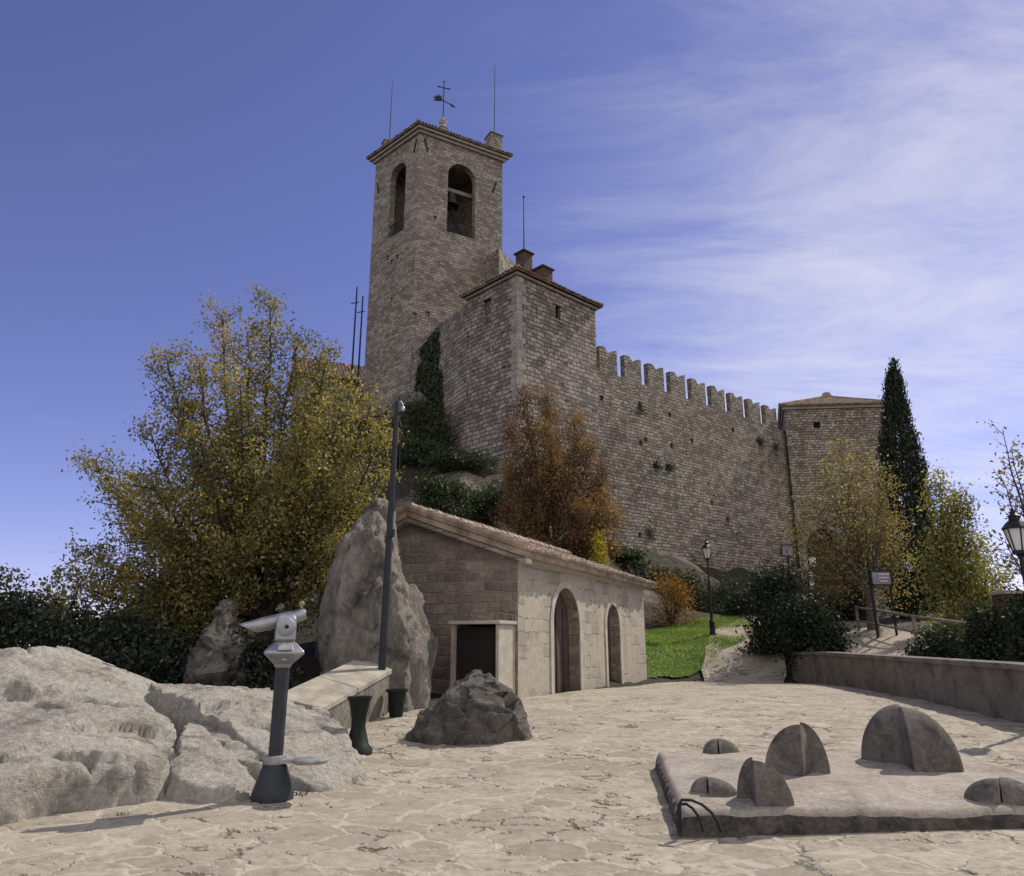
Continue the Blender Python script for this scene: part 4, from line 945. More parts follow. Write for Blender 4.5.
for L_, w1, h1, sl_ in secs:
    for j in range(nn_):
        a = 2 * math.pi * j / nn_; vs.append(c_ + ax * (L_ + (sl_ * (1 - math.sin(a)) * 1.25 if sl_ else 0)) + sdv * (w1 * math.cos(a)) + upv * (h1 * math.sin(a)))
fs = [(i * nn_ + j, (i) * nn_ + (j + 1) % nn_, (i + 1) * nn_ + (j + 1) % nn_, (i + 1) * nn_ + j) for i in range(len(secs) - 1) for j in range(nn_)] + [tuple(range(nn_ - 1, -1, -1)), tuple(range((len(secs) - 1) * nn_, len(secs) * nn_))]
m.add(vs, fs); tube_ = m.build('telescope_tube', M['silver'], t, smooth=45)
m = MB(); 
for off in (-.034, .034):
    q = B_ + sdv * off; m.tube([q, q + ax * .045], [.026, .03], 14)
m.build('eyepiece', M['iron'], tube_, smooth=40)
m = MB(); q = B_ - ax * .03 + upv * .062; m.lathe([(.014, 0), (.014, .02), (.024, .03), (.026, .05), (.015, .066)], q, 12); m.build('sight_knob', M['wood'], tube_, smooth=50)

# ------------------------------------------------------------------ split-dome sculpture
s0_ = G(679, 833); s1_ = G(656, 768); 
fr = Vector((s0_.x, s0_.y, 0)); bk = Vector((s1_.x, s1_.y, 0)); 
t = thing('dome_sculpture', 'low cast stone slab carrying split stone domes in the right foreground', 'sculpture', (fr.x + 1.6, fr.y + .9, gz(fr.y)))
SZ = at(679, 811, fr.y).z
ol = [(fr.x, fr.y), (fr.x + 3.6, fr.y), (fr.x + 3.6, bk.y + .1), (bk.x, bk.y + .1)]
X, Y = np.meshgrid(np.arange(ol[0][0] - .2, ol[1][0] + .1, .022), np.arange(ol[1][1] - .1, ol[2][1] + .1, .022))
wob = np.array([frac((x * 3, y * 3, 2), .8, 2, 4) for x, y in zip(X.ravel(), Y.ravel())]).reshape(X.shape)
d = pdist(X, Y, ol) + wob * .006
und = np.array([frac((x * 1.5, y * 1.5, 7), 1, 2, 3) for x, y in zip(X.ravel(), Y.ravel())]).reshape(X.shape)
sc_ = np.clip(d / .075, 0, 1); sc_ = np.sqrt(np.clip(1 - (1 - sc_) ** 2, 0, 1))
base = gzv(Y) - .1; zt_ = SZ + .04 * (Y - fr.y) + und * .022 + wob * .006 + .03 * np.clip(d / .4, 0, 1)
Zs = base + (zt_ - base) * sc_
def slabtop(x, y): i = np.argmin(np.abs(Y[:, 0] - y)); j = np.argmin(np.abs(X[0] - x)); return float(zt_[i, j])
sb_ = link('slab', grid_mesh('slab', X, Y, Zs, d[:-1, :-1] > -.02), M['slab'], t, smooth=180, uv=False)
sb_.data.materials.append(M['slab_edge_shade'])
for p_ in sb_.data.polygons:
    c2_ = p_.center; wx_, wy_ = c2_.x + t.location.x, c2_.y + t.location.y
    if wy_ < fr.y + .03 or wx_ < fr.x + (bk.x - fr.x) * (wy_ - fr.y) / (bk.y + .1 - fr.y) + .022: p_.material_index = 1  # front and left edges get the dark slot, shade painted as colour
def sector(mb, c, r, a0, a1, rt, fw_, depth=1.0, sq_=1.0, n=20):
    """solid slice of a dome between two upright flat faces; angles run from rt towards fw_"""
    vs = []; nn = 14; w_ = n + 2
    for i in range(nn + 1):
        ph = math.pi / 2 * i / nn; z = Vector((0, 0, r * sq_ * math.sin(ph))); vs.append(c + z)
        for j in range(n + 1):
            a = a0 + (a1 - a0) * j / n; vs.append(c + (rt * math.cos(a) + fw_ * math.sin(a) * depth) * (r * math.cos(ph)) + z)
    fs = [(i * w_ + j, i * w_ + j + 1, (i + 1) * w_ + j + 1, (i + 1) * w_ + j) for i in range(nn) for j in range(1, n + 1)]
    for i in range(nn): fs += [(i * w_, i * w_ + 1, (i + 1) * w_ + 1, (i + 1) * w_), (i * w_ + n + 1, i * w_, (i + 1) * w_, (i + 1) * w_ + n + 1)]
    fs.append(tuple(range(n + 1, -1, -1)))
    mb.add(vs, fs)
def dome(xl, xr_, yb, yt, split, kind, back_l, back_r, turn_l, turn_r):
    py = yb - (xr_ - xl) * .06; lo, hi = 4.0, 12.0
    for _ in range(40):
        m_ = (lo + hi) / 2
        if at((xl + xr_) / 2, py, m_).z > SZ + .05: lo = m_
        else: hi = m_
    Yc = lo; a, b, s_ = at(xl, py, Yc), at(xr_, py, Yc), at(split, py, Yc); va_ = math.atan2(s_.x, Yc)
    f_ = Vector((math.sin(va_), math.cos(va_), 0)); top = at(split, yt, Yc).z; zb_ = slabtop(s_.x, Yc) - .03
    for sg, bk_, tn_ in ((-1, back_l, turn_l), (1, back_r, turn_r)):
        r_ = (s_.x - a.x if sg < 0 else b.x - s_.x) * math.cos(va_) * (1 + bk_ / Yc); Rm = Matrix.Rotation(R(tn_), 3, 'Z'); fq = Rm @ f_; rt = Vector((fq.y, -fq.x, 0))
        c = Vector((s_.x, Yc, zb_)) + f_ * bk_ + rt * .002 * sg
        a0, a1 = ((R(90), R(180)) if sg < 0 else (0, R(90))) if kind == 'flat' else ((R(90), R(270)) if sg < 0 else (R(-90), R(90)))
        m = MB(); sector(m, c, r_, a0, a1, rt, fq, .5 if kind != 'flat' else 1.1, (top - zb_) / r_); me = m.mesh('dome_piece')
        bm_ = bmesh.new(); bm_.from_mesh(me); bmesh.ops.remove_doubles(bm_, verts=bm_.verts, dist=.0004); bmesh.ops.recalc_face_normals(bm_, faces=bm_.faces); bm_.to_mesh(me); bm_.free()
        link('dome_piece', me, M['sculpt'], t, smooth=40, bevel=.007)
dome(862, 964, 777, 706, 908, 'round', .27, -.03, -2, 13)
dome(763, 831, 783, 724, 805, 'flat', -.06, .2, -14, 0)
dome(737, 795, 803, 760, 756, 'flat', .16, -.03, 0, 12)
dome(703, 741, 761, 738.5, 719, 'round', .0, .02, -5, 5)
dome(690, 738, 794, 777, 708, 'round', .03, .0, -5, 5)
dome(962, 1046, 803, 778, 1002, 'round', -.03, .05, -8, 0)
m = MB(); hz = SZ - .02
def hoop(y0, rx, h):
    return [at(679 + rx * u, 832 - h * v, fr.y - .04) for u, v in ((0, 0), (.0, .5), (0.02, .9), (.06, 1.0), (.3, 1.0), (.55, .86), (.78, .6), (.92, .3), (1.0, 0))]
m.tube(hoop(0, 42, 32), .011, 8); m.tube(hoop(0, 24, 28), .011, 8)
m.tube([at(680, 832, fr.y - .05), at(679, 804, fr.y - .05)], .016, 8); m.build('iron_hoop', M['iron'], t, smooth=60)

# ------------------------------------------------------------------ parapet at the right
q1 = G(790, 681); q2 = G(1024, 726)
line = [Vector((q1.x + .1, q1.y)), Vector((q1.x - .05, q1.y - 3)), Vector((q2.x + .02, q2.y)), Vector((q2.x + .25, 6)), Vector((q2.x + .9, -2))]
t = thing('parapet_wall', 'long low stone parapet with flat coping along the right of the plaza', 'parapet', (line[0].x, line[0].y, gz(line[0].y)))
pw = MB(); pc = MB()
for (a, b) in zip(line, line[1:]):
    d = (b - a).normalized(); n_ = Vector((-d.y, d.x)); 
    if n_.x < 0: n_ = -n_
    for mb, o0, o1, zz0, zz1, e in ((pw, 0, .36, -.2, .78, 0.0), (pc, -.05, .42, .782, .88, .0)):
        P4 = [(a + n_ * o0, a), (b + n_ * o0, b), (b + n_ * o1, b), (a + n_ * o1, a)]
        mb.add([(p.x, p.y, gz(r.y) + zz0) for p, r in P4] + [(p.x, p.y, gz(r.y) + zz1) for p, r in P4],
               [(3, 2, 1, 0), (4, 5, 6, 7)] + [(i, (i + 1) % 4, 4 + (i + 1) % 4, 4 + i) for i in range(4)] if (b - a).cross(n_) > 0 else
               [(0, 1, 2, 3), (7, 6, 5, 4)] + [(4 + i, 4 + (i + 1) % 4, (i + 1) % 4, i) for i in range(4)])
pw.build('wall', M['concrete'], t); pc.build('coping', M['concrete'], t, bevel=.02)

# ------------------------------------------------------------------ lantern lamps
def lantern(label, p, H, sc_=1.0):
    t = thing('street_lamp', label, 'street lamp', p, 'lantern street lamps')
    z0 = p[2]; x, y = p[0], p[1]; lh = .62 * sc_
    m = MB(); m.lathe([(.13, -.1), (.13, .1), (.1, .16), (.1, .5), (.12, .54), (.06, .62), (.055, .9), (.07, .93), (.045, .98), (.042, H * .55), (.06, H * .555), (.06, H * .57), (.036, H * .58), (.032, H - lh - .12), (.06, H - lh - .1), (.03, H - lh - .05)], (x, y, z0), 14); m.build('lamp_post', M['iron'], t, smooth=40)
    zb_ = z0 + H - lh - .05
    m = MB(); m.lathe([(.07, 0), (.09, .03), (.175 * sc_, lh * .62)], (x, y, zb_), 6, rot=.3); gl = m.build('lantern_glass', M['glass'], t)
    m = MB()
    for k in range(6):
        a = .3 + math.pi * k / 3; m.tube([(x + .093 * math.cos(a), y + .093 * math.sin(a), zb_ + .02), (x + .18 * sc_ * math.cos(a), y + .18 * sc_ * math.sin(a), zb_ + lh * .63)], .011, 5)
    m.lathe([(.05, -.04), (.105, -.02), (.105, .03), (.08, .028)], (x, y, zb_), 6, rot=.3)
    m.build('lantern_frame', M['iron'], t)
    m = MB(); m.lathe([(.205 * sc_, lh * .62), (.21 * sc_, lh * .66), (.14 * sc_, lh * .8), (.075, lh * .88), (.075, lh * .95), (.1, lh * .97), (.03, lh * 1.06), (.035, lh * 1.1), (.01, lh * 1.18)], (x, y, zb_), 6, rot=.3); m.build('lantern_cap', M['iron'], t)
    return t
lg_ = GT(713, 638); p = Vector((lg_[0], lg_[1], 0)); lp = Vector((p.x, p.y, float(lawnz(np.array([p.x]), np.array([p.y]))[0]) - .02))
lantern('black lantern street lamp standing on the small lawn', lp, at(710, 541, p.y).z - lp.z, 1.05)
p = at(1029, 600, 11.3); g_ = tz(p.x, 11.3); lantern('black lantern street lamp behind the parapet at the right edge', Vector((p.x, 11.3, g_)), at(1016, 512, 11.3).z - g_, .92)
# tall plain pole
p0 = at(382, 664, 12.9); p1 = at(396, 399, 12.9); p1.y += .15
t = thing('lamp_pole', 'tall slim leaning dark pole in front of the pinnacle', 'pole', p0)
m = MB(); m.tube([p0 - Vector((0, 0, .3)), p0.lerp(p1, .45), p1], [.066, .058, .043], 14); m.build('pole', M['pole'], t, smooth=40)
m = MB(); m.tube([p1 - Vector((0, 0, .06)), p1 + Vector((.07, -.02, .0)), p1 + Vector((.11, -.02, -.06)), p1 + Vector((.11, -.02, -.13))], .014, 8); m.lathe([(.012, .05), (.035, .03), (.045, -.03), (.04, -.05)], p1 + Vector((.11, -.02, -.14)), 12); m.build('spotlight', M['silverdark'], t, smooth=40)
m = MB(); m.tube([p1 + Vector((.03, -.03, -.2)), p1 + Vector((.1, -.05, -.5)), p1.lerp(p0, .3) + Vector((.12, -.06, 0)), p1.lerp(p0, .45) + Vector((.07, -.06, 0))], .006, 5); m.build('cable', M['iron'], t)
m = MB(); q = p0.lerp(p1, .47); m.box((q.x + .05, q.y - .06, q.z), (.1, .05, .14)); m.build('junction_box', M['pole'], t, bevel=.01)

# ------------------------------------------------------------------ signs, notices, railing, pier
def sign(name, label, px0, px1, py0, py1, Y, pole_px, mat, extra=None, yb=None):
    a = at(px0, py0, Y); b = at(px1, py1, Y); x0, x1 = a.x, b.x; g_ = tz((x0 + x1) / 2, Y)
    t = thing(name, label, 'sign', ((x0 + x1) / 2, Y, g_))
    m = MB(); m.box(((x0 + x1) / 2, Y, (a.z + b.z) / 2), (x1 - x0, .04, a.z - b.z)); bd = m.build('board', mat, t, bevel=.008)
    for px in pole_px:
        q = at(px, py1, Y); m = MB(); m.tube([(q.x, Y + .06, g_ - .15), (q.x, Y + .06, a.z + .03)], .04, 8); m.build('post', M['iron'], t)
    m = MB(); w_ = x1 - x0; zc = (a.z + b.z) / 2; hh = a.z - b.z
    for (cx_, cz_, sx, sz_) in (((x0 + x1) / 2, a.z, w_ + .06, .05), ((x0 + x1) / 2, b.z, w_ + .06, .05), (x0, zc, .05, hh + .04), (x1, zc, .05, hh + .04)): m.box((cx_, Y - .005, cz_), (sx, .07, sz_))
    m.build('frame', M['iron'], t)
    return t, bd, a, b
sign('notice_board', 'grey framed notice board on a post left of the gate arch', 781, 794, 545, 556, 40.0, (788,), M['purple'])
t_, bd, a, b = sign('direction_sign', 'violet direction sign board on two posts beside the ramp', 870, 892, 571, 585, 24.2, (872, 891), M['purple'])
m = MB(); m.box((a.x + .12, 24.2 - .0235, (a.z + b.z) / 2 + .1), (.12, .012, .14)); m.build('sign_symbol', M['signgreen'], bd)
m = MB(); 
for k in range(3): m.box(((a.x + b.x) / 2 + .08, 24.2 - .0235, (a.z + b.z) / 2 + .12 - .11 * k), (.36 - .06 * k, .012, .025))
m.build('sign_line', M['white'], bd)
sign('gate_notice', 'small white notice board on a post in front of the gate arch', 808, 817, 557, 567, 43.0, (812.5,), M['white'])
sign('gate_poster', 'narrow pale poster panel standing below the white gate notice', 808, 816, 571, 586, 42.6, (809, 815), M['white'])
t = thing('railing', 'wooden handrail on posts beside the sunlit ramp', 'railing', (11.9, 22, tz(11.9, 22)))
RL = [at(878, 0, 30), ]; pts = [(12.25, 27.0), (11.75, 24.5), (11.6, 22.0), (11.9, 19.8)]
tops = []
for (x, y) in pts:
    g_ = tz(x, y); m = MB(); m.tube([(x, y, g_ - .2), (x, y, g_ + .95)], .05, 8); m.build('post', M['wood'], t); tops.append(Vector((x, y, g_ + .9)))
m = MB(); m.tube(tops, .045, 8); m.build('handrail', M['wood'], t); m = MB(); m.tube([q - Vector((0, 0, .45)) for q in tops], .035, 8); m.build('lower_rail', M['wood'], t)
p = at(1011, 600, 16.5); g_ = tz(p.x, 16.5); zt = at(1000, 591, 16.5).z
t = thing('brick_pier', 'square dark brick pier with a cap behind the parapet', 'pier', (p.x, 16.5, g_))
m = MB(); m.box((p.x, 16.5, (g_ - .3 + zt - .09) / 2), (.5, .5, zt - .09 - g_ + .3)); m.build('pier_body', M['brick'], t); m = MB(); m.box((p.x, 16.5, zt - .04), (.6, .6, .08)); m.build('cap', M['cornice'], t, bevel=.015)
# ------------------------------------------------------------------ vegetation
def bez(a, b, c, t): return a * (1 - t) ** 2 + b * 2 * t * (1 - t) + c * t * t
def tree(name, label, cat, base, tips, fork, tr_r, leafmat_, barkmat, nleaf, lsize, sub=.9, density=5.0, group=None, spread=.13, tint0=.45, up=.2, start=.22, droop=0.0, leafy=1.0, fixed_tint=None, vary=.22):
    base = Vector(base); t = thing(name, label, cat, base, group); tb = MB(); P = []; TN = []; W = []
    fk = base + Vector((0, 0, fork)); tb.tube([base - Vector((0, 0, .25)), base + Vector((0, 0, .1)), base.lerp(fk, .6) + Vector((.04, .02, 0)), fk], [tr_r * 1.5, tr_r * 1.1, tr_r * .9, tr_r * .8], 9)
    for tip in tips:
        tip = Vector(tip); L = (tip - fk).length; out = Vector((tip.x - fk.x, tip.y - fk.y, 0))
        a0 = fk - Vector((0, 0, random.uniform(0, fork * .35))); mid = a0.lerp(tip, .45) + out * .18 + Vector((random.uniform(-.1, .1), random.uniform(-.1, .1), -.08 - .04 * L)) * 1.0
        pts = [bez(a0, mid, tip, i / 10) for i in range(11)]
        for i in range(2, 10): pts[i] = pts[i] + Vector((random.gauss(0, .02), random.gauss(0, .02), random.gauss(0, .02))) * L * .3
        r0 = tr_r * (.28 + .08 * L / 4); tb.tube(pts, [r0 * (1 - .93 * i / 10) + .004 for i in range(11)], 6)
        n = int(L * density) + 3
        for k in range(n):
            u = start + (1 - start) * (k + random.random()) / n; p = bez(a0, mid, tip, u); dr = (bez(a0, mid, tip, min(1, u + .05)) - bez(a0, mid, tip, u - .05)).normalized()
            v = Vector((random.gauss(0, 1), random.gauss(0, 1), random.gauss(0, .8))); v = (v - dr * v.dot(dr)).normalized()
            d = (v * .85 + dr * .6 + Vector((0, 0, up - droop))).normalized(); l = sub * random.uniform(.45, 1.1) * (1.1 - .72 * u)
            e = p + d * l; mp_ = p.lerp(e, .5) + Vector((0, 0, -.05 * l)) 
            tb.tube([p, mp_, e], [.02 * l + .004, .012 * l + .003, .003], 4, cap=False)
            ct = tint0 + random.gauss(0, vary); m_ = 0
            for q in np.linspace(.25, 1.0, 5):
                P.append(p.lerp(e, q)); TN.append(ct); W.append(.6 + q * .8)
    P = np.array([tuple(p) for p in P]); TN = np.array(TN); W = np.array(W); W /= W.sum()
    idx = RNG.choice(len(P), nleaf, p=W); pos = P[idx] + RNG.normal(size=(nleaf, 3)) * spread
    tn = TN[idx] + RNG.normal(size=nleaf) * .18
    tb.build('trunk', barkmat, t, smooth=60)
    link('crown', leaf_mesh(name + '_crown', pos, lsize, tn, up=-.2), leafmat_, t, uv=False)
    return t
def tips_px(lst, Y, dy):
    return [at(x, y, Y + random.uniform(-dy, dy)) for x, y in lst]
random.seed(11)
Yt = 16.2; tb_ = at(262, 640, Yt); tb_.z = max(tz(tb_.x, Yt), 0.2)
main = [(270, 285), (247, 320), (222, 302), (198, 345), (165, 343), (185, 395), (150, 425), (296, 325), (330, 335), (318, 372), (352, 372), (372, 400), (384, 430), (380, 470), (362, 500), (345, 540),
        (130, 470), (88, 455), (112, 500), (80, 545), (70, 580), (78, 620), (105, 650), (140, 640), (170, 655), (120, 560), (150, 520), (200, 470), (230, 420), (280, 400), (330, 450), (300, 500), (250, 520), (180, 590), (230, 600), (320, 580), (290, 620), (200, 640)]
main = [(x + (6 if x < 150 else 0), y + (12 if y < 400 else 4)) for x, y in main]; tp = tips_px(main, Yt, 1.3) + tips_px([(240, 380), (300, 430), (200, 430), (340, 410), (150, 480), (270, 470), (130, 590), (220, 540)], Yt - 1.7, .5)
tree('autumn_tree', 'large spreading tree with olive gold autumn leaves at the left', 'tree', tb_, tp, 1.5, .2, M['leaf_gold'], M['bark'], 100000, .082, 1.3, 6.5, spread=.13, up=.08, tint0=.48)
# rust tree behind the hut
p = at(555, 600, 27.5); p.z = tz(p.x, 27.5); random.seed(5)
tp = tips_px([(525, 392), (510, 425), (548, 398), (575, 420), (590, 445), (604, 468), (606, 500), (617, 515), (612, 545), (595, 560), (505, 470), (503, 510), (520, 540), (550, 430), (560, 470), (540, 500), (580, 510), (560, 550), (530, 460), (590, 530), (575, 565), (510, 550)], 27.5, 1.2)
tree('rust_tree', 'rust brown autumn tree growing behind the hut roof', 'tree', p, tp, 2.2, .16, M['leaf_rust'], M['bark'], 62000, .085, 1.1, 6.0, spread=.19, tint0=.45, vary=.3)
def bush(name, label, cat, px, py0, px_w, py1, Y, mat, n, ls, clumps=26, group=None, tint0=.5, ry=None, base=None, stems=6, sq=1.0):
    a = at(px - px_w / 2, py0, Y); b = at(px + px_w / 2, py1, Y); rx = (b.x - a.x) / 2; zt = at(px, py0, Y).z; x = (a.x + b.x) / 2
    g_ = tz(x, Y) if base is None else base; ht = max(.3, zt - g_); ry = ry or rx * .8
    t = thing(name, label, cat, (x, Y, g_), group); C_ = []; tbm = MB()
    for k in range(clumps):
        th = random.uniform(0, 2 * math.pi); u = random.random(); zz = ht * (.04 + .88 * u); rr = math.sqrt(max(0.05, 1 - (max(0, (zz / ht - .35)) / .68) ** 2)) * random.uniform(.25, .95)
        c = Vector((x + rx * rr * math.cos(th), Y + ry * rr * math.sin(th), g_ + zz)); C_.append(c)
        tbm.tube([(x + random.uniform(-.1, .1) * rx, Y, g_ - .1), Vector((x, Y, g_)).lerp(c, .6) + Vector((0, 0, -.1)), c], [.03, .018, .005], 4, cap=False)
    C_ = np.array([tuple(c) for c in C_]); ct = tint0 + RNG.normal(size=clumps) * .2; idx = RNG.integers(0, clumps, n)
    sp = np.array([rx * .23, ry * .23, ht * .13]) * sq; pos = C_[idx] + RNG.normal(size=(n, 3)) * sp
    low_ = pos[:, 2] < g_ + .02; pos[low_, 2] = g_ + .02 + RNG.uniform(0, .25, int(low_.sum()))
    tbm.build('stem', M['bark'], t); link('crown', leaf_mesh(name + '_leaves', pos, ls, ct[idx] + RNG.normal(size=n) * .15), mat, t, uv=False); return t
bush('yellow_bush', 'bright yellow green bush at the edge of the hut roof below the rust tree', 'bush', 601, 538, 26, 566, 26.2, M['leaf_yellow'], 2600, .11, 16)
bush('yellow_bush', 'small bright yellow spray of leaves beside the rust tree crown', 'bush', 600, 482, 15, 500, 28.6, M['leaf_yellow'], 1100, .11, 10, base=at(600, 505, 28.6).z)
bush('orange_bush', 'orange leaved bush at the foot of the rampart behind the hut', 'bush', 668, 572, 52, 606, 32, M['leaf_orange'], 3800, .085, 24)
# sparse pale tree before the gate tower
random.seed(9); p = at(873, 630, 27.0); p.z = tz(p.x, 27.0)
tp = tips_px([(840, 440), (812, 500), (826, 470), (860, 450), (880, 470), (888, 482), (896, 520), (805, 545), (815, 575), (850, 490), (880, 520), (900, 560), (895, 590), (850, 550), (830, 590), (870, 580), (795, 520)], 27, 1.3)
tree('sparse_tree', 'thin half bare tree with pale gold leaves in front of the gate tower', 'tree', p, tp, 2.0, .17, M['leaf_sparse'], M['barkgrey'], 13500, .105, 1.25, 4.0, spread=.26, tint0=.5)
random.seed(19); p = at(955, 650, 24.0); p.z = tz(p.x, 24.0)
tp = tips_px([(940, 478), (950, 495), (962, 500), (940, 530), (970, 530), (985, 560), (950, 540), (1000, 575), (1005, 610), (960, 570), (945, 600), (975, 610), (955, 630), (990, 640), (940, 570), (942, 640)], 24, 1.2)
tree('yellow_green_tree', 'yellow green leafy tree right of the cypress behind the parapet', 'tree', p, tp, 1.2, .13, M['leaf_lime'], M['bark'], 17000, .11, 1.1, 5.0, spread=.2, tint0=.5)
random.seed(23); p = at(1062, 640, 17.0); p.z = tz(p.x, 17.0)
tp = tips_px([(1003, 432), (1012, 452), (1000, 475), (1010, 500), (1030, 440), (1060, 420), (1005, 540), (1015, 565), (1050, 480), (1090, 470), (1080, 430)], 17, .7)
tree('bare_tree', 'nearly bare tree reaching into the frame above the right lamp', 'tree', p, tp, 2.0, .14, M['leaf_sparse'], M['bark'], 1800, .10, 1.0, 4.0, spread=.1, tint0=.4)
# cypress
random.seed(31); Yc = 33.0; p = at(908, 640, Yc); g_ = tz(p.x, Yc); zt = at(893, 357, Yc).z
t = thing('cypress_tree', 'tall slender dark cypress right of the gate tower', 'tree', (p.x, Yc, g_))
prof = [(366, 893, 1), (380, 893.5, 6), (400, 895, 9), (430, 897, 13), (445, 899, 17), (470, 902, 20), (500, 905, 21), (550, 907, 23), (600, 910, 24), (650, 912, 20), (670, 913, 10)]
P = []; D = []; TN = []; m = MB(); trunk_pts = []
py_ = np.array([q[0] for q in prof]); xc_ = np.array([q[1] for q in prof]); rw = np.array([q[2] for q in prof])
for k in range(860):
    y = 366 + (660 - 366) * random.random() ** .8; c = at(np.interp(y, py_, xc_), y, Yc); r = np.interp(y, py_, rw) / 740 * Yc * random.uniform(.55, 1.08); th = random.uniform(0, 2 * math.pi)
    if c.z < g_ + .2: continue
    q = Vector((c.x + r * math.cos(th), c.y + r * math.sin(th), c.z)); tn = random.gauss(.5, .2)
    for j in range(52):
        h = random.uniform(-.35, .45); P.append((q.x + random.gauss(0, .1) - math.cos(th) * .08 * h, q.y + random.gauss(0, .1), q.z + h)); D.append((math.cos(th) * .25, math.sin(th) * .25, 1)); TN.append(tn + random.gauss(0, .15))
cy0 = at(908, 650, Yc); ctop = at(893.5, 372, Yc)
m.tube([(p.x, Yc, g_ - .2), (p.x - .1, Yc, g_ + 2), ctop], [.22, .18, .03], 8); m.build('trunk', M['bark'], t)
link('crown', leaf_mesh('cypress_crown', np.array(P), .17, np.array(TN), dirs=np.array(D), aspect=.35), M['leaf_cypress'], t, uv=False)
# dark shrubs
random.seed(3)
for (lab, px, y0, w_, y1, Y, n) in (
    ('dark green shrub left of the path bend below the gate', 776, 574, 80, 655, 26.5, 9000),
    ('tall dark green shrub in front of the gate arch', 845, 566, 72, 645, 31.0, 8000),
    ('dark green shrub at the left end of the parapet', 812, 600, 72, 655, 24.2, 8000),
    ('dark green shrub under the rampart foot behind the lawn', 745, 592, 46, 625, 34.0, 3500)):
    bush('dark_shrub', lab, 'shrub', px, y0, w_, y1, Y, M['leaf_dark'], n, .12, 34, 'dark shrubs below the gate')
for (lab, px, y0, w_, y1, Y, n) in (
    ('dark green shrub behind the parapet below the yellow green tree', 938, 632, 64, 665, 18.0, 5000),
    ('dark green shrub behind the parapet beside the brick pier', 985, 612, 56, 665, 16.8, 5500),
    ('dark green shrub behind the parapet at the lamp foot', 1030, 600, 60, 668, 13.6, 6000)):
    bush('dark_shrub', lab, 'shrub', px, y0, w_, y1, Y, M['leaf_dark'], n, .09, 30, 'dark shrubs behind the parapet')
for (lab, px, y0, w_, y1, Y, n) in (
    ('dark bush behind the outcrop at the left edge of view', 5, 606, 90, 670, 14.5, 7000),
    ('dark bush behind the outcrop left of the autumn tree', 75, 612, 100, 680, 14.0, 8000),
    ('dark bush behind the outcrop under the autumn tree', 140, 622, 90, 690, 13.4, 8000),
    ('dark bush behind the tilted slab under the autumn tree', 235, 640, 110, 700, 13.8, 7000)):
    bush('dark_shrub', lab, 'shrub', px, y0, w_, y1, Y, M['leaf_dark'], n, .09, 40, 'dark bushes behind the outcrop')
random.seed(41); p = at(-12, 640, 15.5); p.z = tz(p.x, 15.5)
tree('small_tree', 'small dark leaved tree at the left edge of view', 'tree', p, tips_px([(2, 572), (20, 580), (28, 600), (8, 600), (-20, 570), (-40, 590), (38, 608)], 15.5, .5), .8, .06, M['leaf_gold'], M['bark'], 2600, .1, .7, 5, spread=.1, tint0=.12)
random.seed(43); p = at(50, 640, 19); p.z = tz(p.x, 19)
tree('small_tree', 'small thin leaved tree just left of the large autumn tree', 'tree', p, tips_px([(48, 590), (60, 575), (66, 592), (38, 600), (55, 600), (72, 600)], 19, .5), .8, .06, M['leaf_gold'], M['bark'], 2200, .1, .7, 5, spread=.1, tint0=.15)
# ivy and scrub on the slope under the castle
def ivy(label, quad, n, Y0, lift, mat, ls, outn):
    """leaves hugging the wall inside a picture quad; quad = px points with distances"""
    P = []; q = [at(*c) for c in quad]
    for k in range(n):
        a, b = random.random(), random.random(); p_ = q[0].lerp(q[1], a).lerp(q[3].lerp(q[2], a), b)
        keep = frac(p_ * .9, 1, 2, 4) + .55 - abs(a - .5) * 1.1
        if keep < 0: continue
        P.append(tuple(p_ + outn * random.uniform(.03, lift)))
    P = np.array(P); tn = .5 + RNG.normal(size=len(P)) * .22
    return tag(link('ivy', leaf_mesh('ivy', P, ls, tn, up=-.6, aspect=.9, normal=np.array(outn)), mat, uv=False), label, 'ivy')
ivy('dark ivy climbing the wall between the bell tower and the bastion', [(424, 350, 44.3), (442, 328, 42.4), (462, 510, 40.6), (400, 510, 42.0)], 14000, 44, .35, M['leaf_ivy'], .2, Vector((-.7, -.7, 0)))
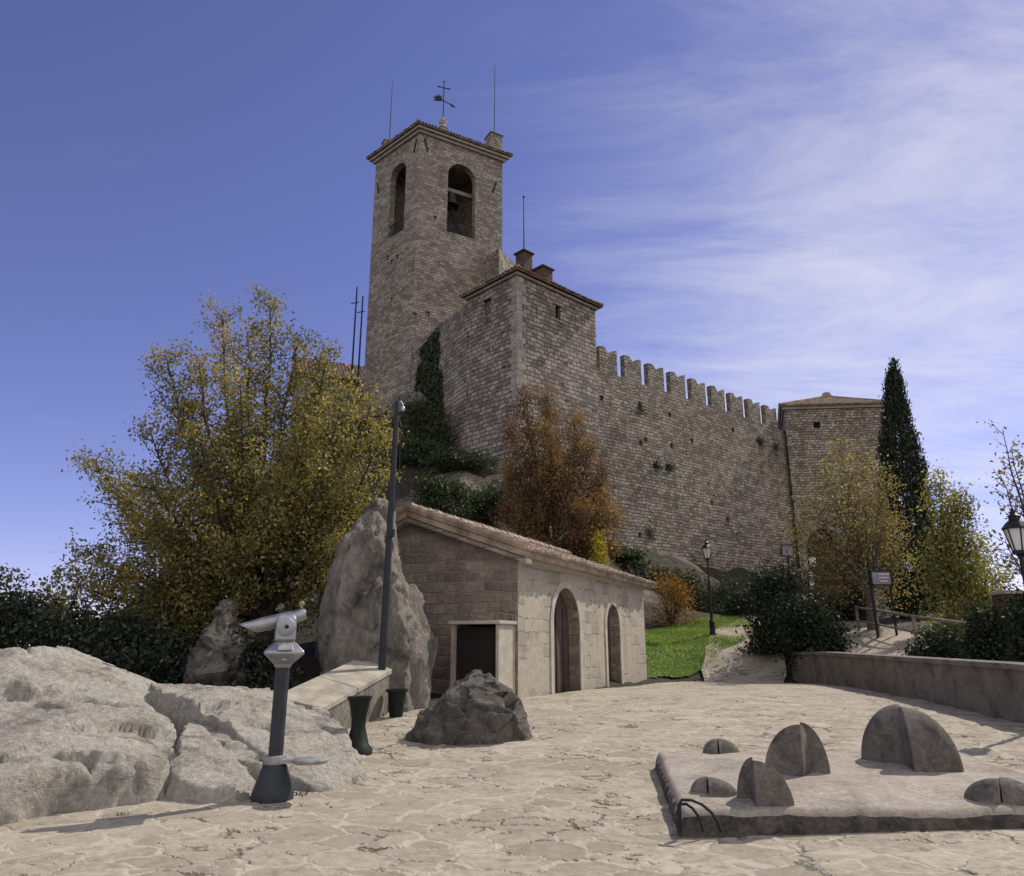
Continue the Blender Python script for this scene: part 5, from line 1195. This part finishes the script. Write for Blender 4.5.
for lab, px, y0, w_, y1, Y, n in (('scrub on the steep slope just left of the bastion foot', 460, 455, 70, 500, 34.5, 5000), ('scrub on the steep slope behind the tall pole', 415, 440, 60, 520, 36.0, 6000),
    ('scrub on the slope between the rust tree and the hut ridge', 490, 488, 60, 530, 30.5, 5000), ('scrub on the slope directly behind the hut ridge', 440, 480, 60, 530, 29.0, 5000), ('ivy covered scrub on the crag below the climbing ivy', 424, 404, 56, 480, 39.8, 7000), ('scrub along the rampart foot behind the orange bush', 640, 562, 80, 610, 38.5, 5000),
    ('scrub along the rampart foot right of the lawn lamp', 726, 580, 70, 620, 38.5, 4500), ('scrub along the rampart foot directly behind the lawn lamp', 690, 574, 60, 615, 38.0, 4500), ('scrub at the rampart foot right of the rust tree', 615, 548, 50, 600, 37.5, 4000),
    ('scrub below the shaded crag between pole and bastion', 430, 462, 80, 520, 38.0, 6000), ('scrub high on the slope at the foot of the bell tower', 395, 412, 60, 470, 42.0, 5000)):
    bush('scrub', lab, 'shrub', px, y0, w_, y1, Y, M['leaf_ivy'], n, .13, 30, 'dark scrub on the castle slope')

# tufts growing out of the rampart face
for lab, px, py in (('small dark tuft of plants on the rampart, left of a close pair', 655, 467), ('small dark tuft of plants on the rampart, right of a close pair', 668, 467), ('small tuft of plants high on the rampart below the last battlement', 779, 447),
        ('small tuft of plants on the rampart left of the gate tower corner', 763, 441), ('small tuft of plants on the rampart just right of the bastion', 641, 410), ('small tuft of plants low on the rampart above the orange bush', 645, 533)):
    sw = solve(flat(W0, 12), wd, px); q = W0 + wd * sw; q = Vector((q.x, q.y, at(px, py, q.y).z)) + wnrm * .12
    P = np.array(tuple(q)) + RNG.normal(size=(150, 3)) * np.array([.2, .12, .22]); sb2 = MB(); [sb2.tube([q - wnrm * .2, Vector(p_)], .006, 3) for p_ in P[:40]]; o = thing('wall_plant', lab, 'wall plant', q, 'tufts of plants on the rampart'); sb2.build('stem', M['bark'], o); link('crown', leaf_mesh('wall_plant', P, .13, .4 + RNG.normal(size=150) * .2), M['leaf_ivy'], o, uv=False)

P = []
for (px, py) in [(262, 790), (300, 796), (120, 818), (405, 737), (432, 742), (520, 736), (528, 730), (428, 700), (520, 694), (545, 692), (598, 689), (640, 684), (395, 716)]:
    g0 = G(px, py); hw = random.uniform(.05, .16)
    for k in range(30): x_, y_ = g0.x + random.gauss(0, hw), g0.y + random.gauss(0, .03); P.append((x_, y_, gz(y_) + random.uniform(.0, .03)))
o = link('weeds', leaf_mesh('weeds', np.array(P), .045, .45 + RNG.normal(size=len(P)) * .2, up=1.2, aspect=.3), M['leaf_ivy'], uv=False)
tag(o, 'small green weeds sprouting at the foot of the rocks and hut', 'weeds', kind='stuff')
